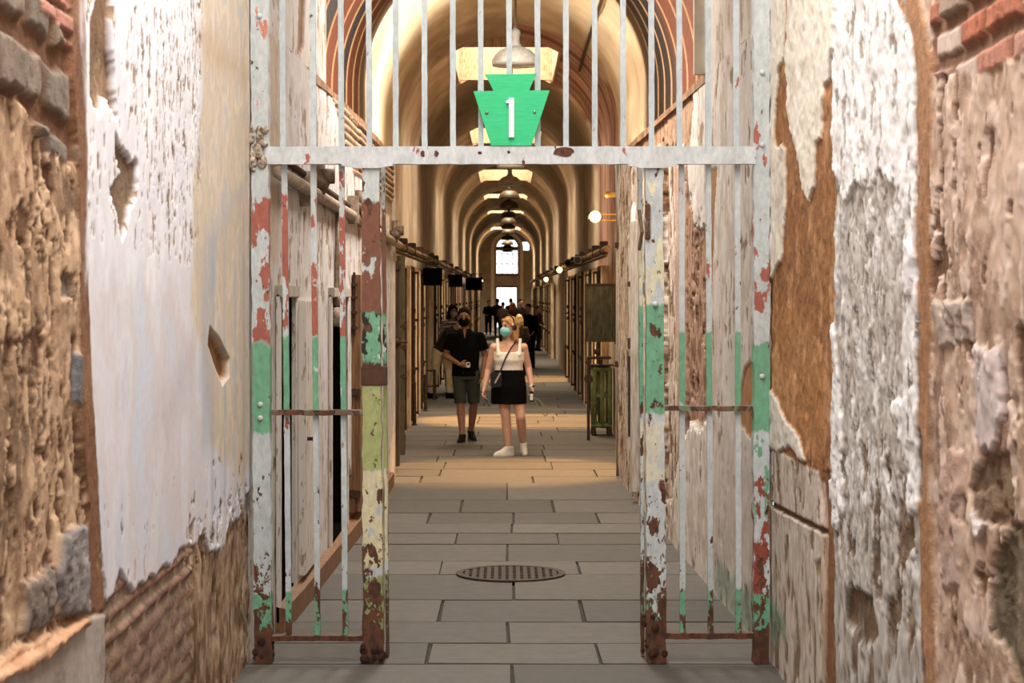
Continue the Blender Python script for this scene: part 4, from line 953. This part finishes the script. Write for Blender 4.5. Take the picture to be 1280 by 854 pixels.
def hand(bm, w_, f, n, side, curl=.35, sc=1.0, thumb=1):
    f = Vector(f).normalized(); n = Vector(n); n = (n-f*n.dot(f)).normalized(); s = f.cross(n)*side; w_ = Vector(w_)
    rot = Matrix((s, f, n)).transposed()
    ball(bm, w_+f*.045*sc, sc, (.040, .050, .017), rot, 12); cap(bm, w_-f*.01, w_+f*.04*sc, .026*sc, .022*sc, 10)
    for k, ln in enumerate((.060, .074, .078, .070)):
        b = w_+f*(.078+.004*min(k, 3-k))*sc+s*(k-1.5)*.0205*sc
        d1 = (f*math.cos(curl)+n*math.sin(curl)); d2 = (f*math.cos(curl*2.3)+n*math.sin(curl*2.3))
        m = b+d1*ln*.5*sc; cap(bm, b, m, .0098*sc, .009*sc, 8); cap(bm, m, m+d2*ln*.5*sc, .009*sc, .0075*sc, 8)
    b = w_+f*.028*sc+s*.034*sc*thumb; d1 = (f*.75+s*.55*thumb+n*.35).normalized(); m = b+d1*.036*sc
    cap(bm, b, m, .012*sc, .0105*sc, 8); cap(bm, m, m+(f*.95+n*.3).normalized()*.028*sc, .0105*sc, .0085*sc, 8)
def headm(hc, turn, nod): return Matrix.Translation(Vector(hc)) @ Matrix.Rotation(turn, 4, 'Z') @ Matrix.Rotation(nod, 4, 'X')
def person(loc, J, label, skin, bottom, top, hair, turn=0, nod=0, up=None, fem=False, vox=.02, fat=1.0, rz=0, group=None, cur=(.35, .35), hn=((1, -.3, 0), (-1, -.3, 0)), hands=True, name='person'):
    """J: head, sL,eL,wL, sR,eR,wR, hL,kL,aL, hR,kR,aR ; fL,fR foot yaw"""
    e = EM(name, loc, label, 'person', group, rz); U = up or Matrix()
    H = Vector(J['head']); zs_ = J.get('zs', 1.42); zh = J.get('zh', .92); px = J.get('px', 0)
    # one continuous body
    bm = bmesh.new(); n0 = 0
    wS, wW, wH = (.155, .125, .160) if fem else (.165, .150, .155)
    loft(bm, [(px, 0, zh-.10, wH*.8, .09), (px, 0, zh, wH*fat, .11*fat), (px, 0, zh+.17, wW*fat, .10*fat), (px, 0, zs_-.17, wS*fat, .11*fat), (px, 0, zs_-.02, wS*.95, .085), (px, 0, zs_+.04, .07, .06)], 20)
    HB = U @ H; xf(bm, U)
    ns = U @ Vector((px, .01, zs_-.01)); cap(bm, ns, HB+Vector((0, .0, -.07)), .056 if not fem else .048, .05 if not fem else .044)
    # head
    bmb = bm; bm = bmesh.new()
    ball(bm, (0, .005, .015), .1, (.80, 1.0, 1.06), n=20); ball(bm, (0, -.018, -.05), .075, (.84, .95, .92), n=16)
    cone(bm, (0, -.085, .005), (0, -.112, -.022), .008, .016, 8); ball(bm, (0, -.106, -.022), .014, n=8)
    ball(bm, (0, -.082, -.052), .022, (1.1, .5, .5), n=8); ball(bm, (0, -.075, -.10), .026, (1, .9, .7), n=8)
    for s in (-1, 1): ball(bm, (s*.082, .01, -.012), .03, (.35, .7, 1), n=8)
    HM = headm(HB, turn, nod); xf(bm, HM)
    tmpm = bpy.data.meshes.new('t'); bm.to_mesh(tmpm); bm.free(); bm = bmb; bm.from_mesh(tmpm); bpy.data.meshes.remove(tmpm)
    for s, q_ in ((-1, 'L'), (1, 'R')):
        S, E, Wr = (Vector(J[k+q_]) for k in 'sew')
        cap(bm, S, E, (.052 if not fem else .046)*fat, .040*fat); cap(bm, E, Wr, .041*fat, .026)
        cap(bm, ns*.35+S*.65-Vector((0, 0, .02)), S, .055, .052)
        if hands: hand(bm, Wr, J.get('f'+q_, Wr-E), hn[0 if s < 0 else 1], s, cur[0 if s < 0 else 1], 1.0 if not fem else .92, J.get('t'+q_, 1))
        else: cap(bm, Wr, Wr+(Wr-E).normalized()*.10, .03, .022)
        h, k, a = (Vector(J[c+q_]) for c in 'hka'); 
        cap(bm, h, k, (.088 if not fem else .092)*fat, .055*fat); ca = k+(a-k)*.35+Vector((0, .018, 0)); cap(bm, k, ca, .054*fat, .054*fat); cap(bm, ca, a, .054*fat, .034)
        fy = J.get('y'+q_, 0); fd = Vector((math.sin(fy), -math.cos(fy), 0)); cap(bm, a-Vector((0, 0, .03)), a+fd*.10-Vector((0, 0, .055)), .030, .020)
    fuse('body', bm, skin, e, vox, 3)
    # clothes
    if top:
        col, kind = top; bm = bmesh.new(); m = 1.10
        zb_ = J.get('hem', zh-.04)
        if kind == 'tank':
            loft(bm, [(px, 0, zb_, .168*fat, .125*fat), (px, 0, zb_+.10, .158*fat, .12*fat), (px, -.008, zs_-.20, .176*fat, .135*fat), (px, -.005, J.get('neck', zs_-.10), .178*fat, .122*fat)], 24); xf(bm, U)
            for s in (-1, 1):
                for (a, b) in (((px+s*.125, -.10, zs_-.13), (px+s*.135, -.02, zs_+.045)), ((px+s*.135, -.02, zs_+.045), (px+s*.12, .09, zs_-.13))):
                    cap(bm, U @ Vector(a), U @ Vector(b), .024, .02, 10)
        else:
            loft(bm, [(px, 0, zb_, .185*fat, .13*fat), (px, 0, zb_+.15, .176*fat, .128*fat), (px, -.005, zs_-.18, .19*fat, .13*fat), (px, 0, zs_-.03, .175, .10), (px, .0, zs_+.055, .075, .068)], 24); xf(bm, U)
            for s, q_ in ((-1, 'L'), (1, 'R')):
                S, E, Wr = (Vector(J[k+q_]) for k in 'sew'); 
                cap(bm, ns*.4+S*.6-Vector((0, 0, .02)), S, .07, .066)
                if kind == 'short': cone(bm, S, S+(E-S)*.66, .068*fat, .078*fat, 16)
                else: cap(bm, S, E, .066*fat, .054*fat); cone(bm, E, E+(Wr-E)*.93, .054*fat, .040, 14)
        fuse('top' if kind == 'tank' else 'shirt', bm, col, e, max(vox, .009), 2)
    col, kind = bottom; bm = bmesh.new(); zt = J.get('waist', zh+.08)
    if kind == 'skirt':
        loft(bm, [(px+.0, -.01, J['skirt'], .205*fat, .16*fat), (px, -.005, zh-.05, .20*fat, .15*fat), (px, 0, zh+.02, .186*fat, .14*fat), (px, 0, zt, .162*fat, .122*fat)], 28)
    else:
        loft(bm, [(px, 0, zh-.10, .165*fat, .12*fat), (px, 0, zh, .178*fat, .13*fat), (px, 0, zt, .160*fat, .118*fat)], 22)
        for q_ in 'LR':
            h, k, a = (Vector(J[c+q_]) for c in 'hka')
            if kind == 'shorts': cap(bm, h, h+(k-h)*.3, .098*fat, .09*fat); cone(bm, h+(k-h)*.1, k+Vector((0, 0, .015)), .096*fat, .080*fat, 18)
            else: cap(bm, h, k, .100*fat, .075*fat); cone(bm, k, a-(a-k)*.04, .075*fat, .058, 16); ball(bm, k, .075*fat)
    fuse({'skirt': 'skirt', 'shorts': 'shorts'}.get(kind, 'trousers'), bm, col, e, max(vox, .009), 2)
    # shoes
    for q_ in 'LR':
        a = Vector(J['a'+q_]); fy = J.get('y'+q_, 0); bm = bmesh.new(); pit = J.get('p'+q_, 0)
        loft(bm, [(0, -.055, -.0, .042, .135), (0, -.055, .02, .046, .140), (0, -.045, .045, .042, .125), (0, -.008, .075, .044, .088), (0, .015, .115, .044, .052)], 18)
        M = Matrix.Translation((a.x, a.y, a.z-.085)) @ Matrix.Rotation(fy, 4, 'Z') @ Matrix.Rotation(pit, 4, 'X'); xf(bm, M)
        sh = fuse('shoe', bm, J.get('shoe', BLK), e, max(.009, vox*.8), 2)
        bm = bmesh.new(); loft(bm, [(0, -.055, -.012, .046, .141), (0, -.055, .012, .047, .142)], 20); xf(bm, M); OB('sole', bm, J.get('sole', BLK), sh)
    # hair
    if hair:
        col, kind = hair; bm = bmesh.new()
        ball(bm, (0, .018, .040), .1, (.87, 1.02, .98), n=20)
        if kind == 'long':
            ball(bm, (0, .055, -.06), .1, (.98, .68, 1.30), n=16)
            for s in (-1, 1): cap(bm, (s*.078, .005, .03), (s*.092, .025, -.15), .028, .032, 12); cap(bm, (s*.030, -.070, .085), (s*.082, -.030, .02), .022, .018, 10)
            cap(bm, (0, .05, -.1), (0, .06, -.19), .085, .06, 14)
        elif kind == 'bun': ball(bm, (0, .11, .06), .045)
        xf(bm, HM); fuse('hair', bm, col, e, max(.009, vox*.7), 2)
    return e, HM
def std(H=1.75, **k):
    J = dict(head=(0, -.01, 1.63), zs=1.42, zh=.92, sL=(-.180, 0, 1.375), eL=(-.24, .03, 1.12), wL=(-.25, -.04, .88), sR=(.180, 0, 1.375), eR=(.24, .03, 1.12), wR=(.25, -.04, .88),
             hL=(-.095, 0, .90), kL=(-.10, -.02, .50), aL=(-.10, .02, .085), hR=(.095, 0, .90), kR=(.10, -.02, .50), aR=(.10, .02, .085))
    J.update(k); return J
EYE = simple('eye_dark', (40, 30, 26), .3)
def face(e, HM, brow=(60, 42, 30)):
    bm = bmesh.new()
    for s in (-1, 1): ball(bm, (s*.033, -.083, .008), .010, (1.2, .6, .8), n=10)
    xf(bm, HM); OB('eye', bm, EYE, e, True)
    bm = bmesh.new()
    for s in (-1, 1): cap(bm, (s*.018, -.096, .030), (s*.048, -.084, .030), .005, .004, 8)
    xf(bm, HM); OB('eyebrow', bm, simple('brow', brow, .9), e, True)
def facemask(e, HM, mat, par_name='face_mask'):
    bm = bmesh.new(); ball(bm, (0, -.058, -.052), .076, (.96, .92, .86), n=20); bmesh.ops.bisect_plane(bm, geom=bm.verts[:]+bm.edges[:]+bm.faces[:], plane_co=(0, -.052, 0), plane_no=(0, 1, 0), clear_outer=True)
    xf(bm, HM); m = OB(par_name, bm, mat, e, True)
    md = m.modifiers.new('s', 'SOLIDIFY'); md.thickness = .004
    bm = bmesh.new()
    for s in (-1, 1): tube(bm, [(s*.062, -.05, -.02), (s*.082, .01, .0)], .002, 6); tube(bm, [(s*.062, -.05, -.075), (s*.082, .01, -.04)], .002, 6)
    xf(bm, HM); OB('ear_loop', bm, mat, m)

# man in black polo
dm = 25.2
J = std(head=(-.02, -.02, 1.635), sL=(-.190, 0, 1.385), eL=(-.262, .03, 1.135), wL=(-.075, -.19, 1.03), sR=(.190, 0, 1.385), eR=(.255, .04, 1.13), wR=(.225, -.05, .90),
        hem=.865, waist=.97, hL=(-.085, 0, .90), kL=(-.065, -.05, .50), aL=(-.04, -.10, .085), hR=(.10, 0, .90), kR=(.105, .06, .50), aR=(.065, .26, .105), fL=(1, -.15, -.12), yL=-.25, yR=.35, pR=.12, tL=-1,
        shoe=cloth('black_shoe', (20, 20, 22), .6), sole=cloth('grey_sole', (120, 118, 116)))
man, HM = person(P(582, 553, dm).__class__(((582-CX)*dm/F, dm, 0)), J, 'person in black polo, grey shorts and black face mask walking toward the gate', SK2, (cloth('dark_olive_shorts', (58, 60, 52)), 'shorts'), (BLK, 'short'), (cloth('dark_hair', (24, 18, 16)), 'short'), 0, .05, vox=.0065, cur=(.7, .4), hn=((0, .9, .2), (-1, -.2, 0)))
face(man, HM, (20, 14, 12)); facemask(man, HM, cloth('black_mask', (12, 12, 14)))
bm = bmesh.new()
for s in (-1, 1): prism(bm, [(-.02+s*.004, 1.475), (-.01+s*.07, 1.50), (-.01+s*.062, 1.42), (-.01+s*.012, 1.385)], -.108, -.092)
OB('polo_collar', bm, cloth('black_collar', (24, 23, 23)), man)
bm = bmesh.new(); prism(bm, [(-.03, 1.48), (.01, 1.48), (-.008, 1.36)], -.117, -.098); OB('open_neck', bm, SK2, man)
cup = EM('audio_device', (man.location.x+.035, man.location.y-.25, 1.03), 'small white handheld device held in front of the black polo', 'device')
bm = bmesh.new(); box(bm, -.02, .03, -.02, .01, -.04, .03, .008); OB('device_body', bm, simple('white_plastic', (220, 216, 208), .4), cup)
bm = bmesh.new(); box(bm, -.01, .02, -.023, -.019, -.01, .02); OB('screen', bm, dark, cup)

# woman in white tank top
dw = 23.05
FAIR = SK3
J = std(head=(.005, -.01, 1.545), zs=1.345, zh=.90, px=.0, sL=(-.180, 0, 1.30), eL=(-.245, .04, 1.03), wL=(-.295, -.03, .80), sR=(.180, 0, 1.30), eR=(.235, .05, 1.06), wR=(.275, -.04, .825),
        hem=.99, neck=1.245, waist=1.04, skirt=.625, hL=(-.085, 0, .86), kL=(-.035, -.02, .475), aL=(-.01, .0, .085), hR=(.09, 0, .86), kR=(.14, -.08, .475), aR=(.175, .20, .12), yL=-1.15, yR=.1, pR=.18, fat=1.05,
        shoe=cloth('white_shoe', (226, 220, 206), .6), sole=cloth('pale_sole', (214, 206, 190)))
wom, HW = person(((636-CX)*dw/F, dw, 0), J, 'person in white tank top, black skirt and blue face mask walking toward the gate', FAIR, (BLK, 'skirt'), (cloth('white_top', (232, 224, 212)), 'tank'), (simple('blonde_hair', (196, 150, 98), .6, rgb2=(120, 84, 50), scale=18, stretch=(2, 2, .3)), 'long'), R(-48), .02, fem=True, vox=.0065, fat=1.06, cur=(.6, .8), hn=((1, -.3, 0), (-1, -.3, 0)))
face(wom, HW); facemask(wom, HW, cloth('blue_surgical_mask', (128, 196, 196)))
bm = bmesh.new()
for k in range(12):
    a0, a1 = PI*k/12, PI*(k+1)/12
    cap(bm, (.098*math.cos(a0), .0, .02+.125*math.sin(a0)), (.098*math.cos(a1), .0, .02+.125*math.sin(a1)), .009, .009, 8)
for s in (-1, 1): ball(bm, (s*.098, .0, -.005), .036, (.5, 1, 1.1))
xf(bm, HW); hp = OB('headphones', bm, simple('dark_headphones', (44, 44, 48), .4), wom, True)
bag = EM('crossbody_bag', (wom.location.x-.145, dw-.17, .93), 'small black crossbody bag hanging at the hip against the black skirt', 'bag')
bm = bmesh.new(); box(bm, -.075, .06, -.03, .03, -.10, .08, .012); OB('pouch', bm, simple('black_leather', (18, 17, 18), .45), bag)
bm = bmesh.new(); tube(bm, [(.04, .0, .08), (.115, .022, .27), (.17, .045, .36), (.235, .09, .455), (.26, .17, .475)], .009); OB('strap', bm, simple('black_strap', (18, 17, 18), .5), bag)
bm = bmesh.new(); cone(bm, (-.02, -.035, -.05), (.045, -.035, .07), .010, .010, 8); OB('zip', bm, simple('pale_zip', (190, 180, 160), .4, .4), bag)
bm = bmesh.new(); cone(bm, (.268, -.032, .848), (.274, -.038, .828), .033, .033, 16); OB('watch', bm, simple('watch_band', (220, 214, 204), .4), wom)
bm = bmesh.new(); box(bm, .282, .305, -.07, -.04, .825, .852, .003); OB('watch_face', bm, dark, wom)
ph = EM('audio_handset', (wom.location.x+.285, dw-.115, .72), 'black and white handset with a looped green lanyard held in the right-hand side fist', 'handset')
bm = bmesh.new(); box(bm, -.04, .012, -.02, .02, -.065, .06, .006); OB('handset_body', bm, simple('black_plastic', (20, 20, 22), .4), ph)
bm = bmesh.new(); box(bm, -.032, .004, -.0245, -.019, -.045, .03); OB('screen', bm, simple('white_panel', (220, 216, 206), .4), ph)
bm = bmesh.new(); lp_ = [(.0, 0, -.02), (.06, 0, -.03), (.12, 0, -.09), (.165, .0, -.16), (.18, 0, -.215), (.15, 0, -.235), (.10, 0, -.19), (.06, 0, -.12), (.02, 0, -.04)]
tube(bm, lp_, .0045, 6); OB('lanyard', bm, simple('green_lanyard', (128, 134, 82), .7), ph)
st = EM('dark_wand', (wom.location.x-.315, dw-.06, .73), 'thin dark stick held in the hand beside the black skirt', 'stick')
bm = bmesh.new(); cone(bm, (-.02, 0, .05), (.09, -.03, -.14), .007, .006, 8); OB('stick', bm, simple('dark_stick', (30, 26, 26), .5), st)

# people farther down the corridor
def at(px, d): return ((px-CX)*d/F, d, 0)
ub = Matrix.Translation((0, 0, .92)) @ Matrix.Rotation(R(-0), 4, 'Z') @ Matrix.Rotation(R(42), 4, 'X') @ Matrix.Translation((0, 0, -.92))
def U(p): return tuple(ub @ Vector(p))
J = std(sL=U((-.18, 0, 1.40)), eL=(-.20, -.42, 1.02), wL=(-.08, -.62, 1.06), sR=U((.18, 0, 1.40)), eR=(.20, -.42, 1.02), wR=(.10, -.60, 1.08), kL=(-.10, .05, .50), aL=(-.10, .18, .085), kR=(.10, -.12, .50), aR=(.10, -.12, .085), hem=.90)
p1, HM = person(at(551, 36.2), J, 'person in khaki trousers and dark top bending forward beside the left cell doors', SK1, (cloth('khaki', (196, 178, 140)), 'trousers'), (cloth('charcoal_top', (48, 42, 38)), 'long'), (cloth('black_hair', (22, 18, 16)), 'short'), 0, .5, up=ub, vox=.012, rz=R(50))
facemask(p1, HM, cloth('white_mask', (196, 206, 196)))
bm = bmesh.new(); cap(bm, (0.05, -.02, .10), (.095, 0, -.02), .012, .012, 8); ball(bm, (.095, 0, -.02), .035, (.5, 1, 1)); xf(bm, HM); OB('headphones', bm, simple('silver_headphones', (190, 194, 190), .3), p1, True)
p2, HM = person(at(566, 38.5), std(), 'person in a striped top and pale mask half hidden behind the black polo shoulder', SK1, (cloth('dark_trousers', (40, 34, 30)), 'trousers'), (simple('striped_top', (220, 214, 204), .9, rgb2=(26, 24, 24), scale=14, stretch=(.2, .2, 3), thr=.5), 'short'), (cloth('black_hair', (24, 20, 18)), 'long'), R(25), .1, fem=True, vox=.016)
facemask(p2, HM, cloth('pale_mask', (206, 210, 196)))
crowd = [
 (610.5, 98, 'distant person in black walking alone on the left side toward the camera', (18, 16, 16), 'long', (20, 18, 18), (24, 18, 16), 'short', 1.0, False, 0, 1.0),
 (622.0, 94, 'distant person in brown standing left of the far doorway', (84, 62, 50), 'long', (30, 26, 26), (40, 28, 22), 'short', 1.0, False, 180, 1.05),
 (628.8, 84, 'distant person with raised shoulders just right of the far doorway jamb, in dark brown', (64, 48, 38), 'long', (26, 24, 24), (30, 22, 18), 'short', 1.0, False, 160, .97),
 (638.5, 90, 'distant person wearing a dark cap seen against the bright far doorway', (30, 26, 26), 'long', (24, 22, 24), (20, 18, 20), 'short', 1.0, False, 180, 1.06),
 (641.0, 56, 'person with long brown hair seen from behind in the middle of the crowd', (28, 24, 22), 'long', (26, 24, 26), (110, 70, 42), 'long', 1.05, True, 200, 1.0),
 (651.0, 70, 'tall person with dark hair and pale face at the back right of the crowd', (34, 30, 28), 'long', (24, 22, 24), (26, 20, 18), 'short', 1.0, False, 30, 1.05),
 (660.5, 52, 'large person in a black top at the right of the crowd behind the blonde head', (12, 11, 12), 'long', (14, 13, 14), (24, 18, 16), 'short', 1.22, False, -20, .985),
 (649.0, 44, 'person with pale blonde hair directly behind the blonde head', (60, 50, 40), 'long', (40, 34, 30), (226, 190, 130), 'long', .95, True, 170, .86),
 (672.5, 68, 'person in dark clothes standing by the right cell doors beyond the crowd', (50, 34, 28), 'long', (30, 26, 24), (40, 26, 20), 'short', 1.0, False, 60, .92)]
for (px, d, lab, tc, tk, bc, hc, hk, fat, fem, rz, sc) in crowd:
    ar = random.uniform(-.12, .12)
    J = std(eL=(-.25, .0, 1.13), wL=(-.16+ar, -.22, 1.02), eR=(.25, 0, 1.13), wR=(.20, -.16, .98), kL=(-.10, -.06, .5), aL=(-.10, -.08, .085), aR=(.10, .12, .085))
    e, HM = person(at(px, d), J, lab, SK1, (cloth('trouser_cloth', bc), 'trousers'), (cloth('top_cloth', tc), tk), (cloth('hair_colour', hc), hk), fem=fem, fat=fat, vox=.022, rz=R(rz), hands=True)
    e.scale = (sc, sc, sc)

# steps of paving far down the corridor keep the floor line; small brass caps on the far pipes
print('SCENE DONE', len(bpy.data.objects))
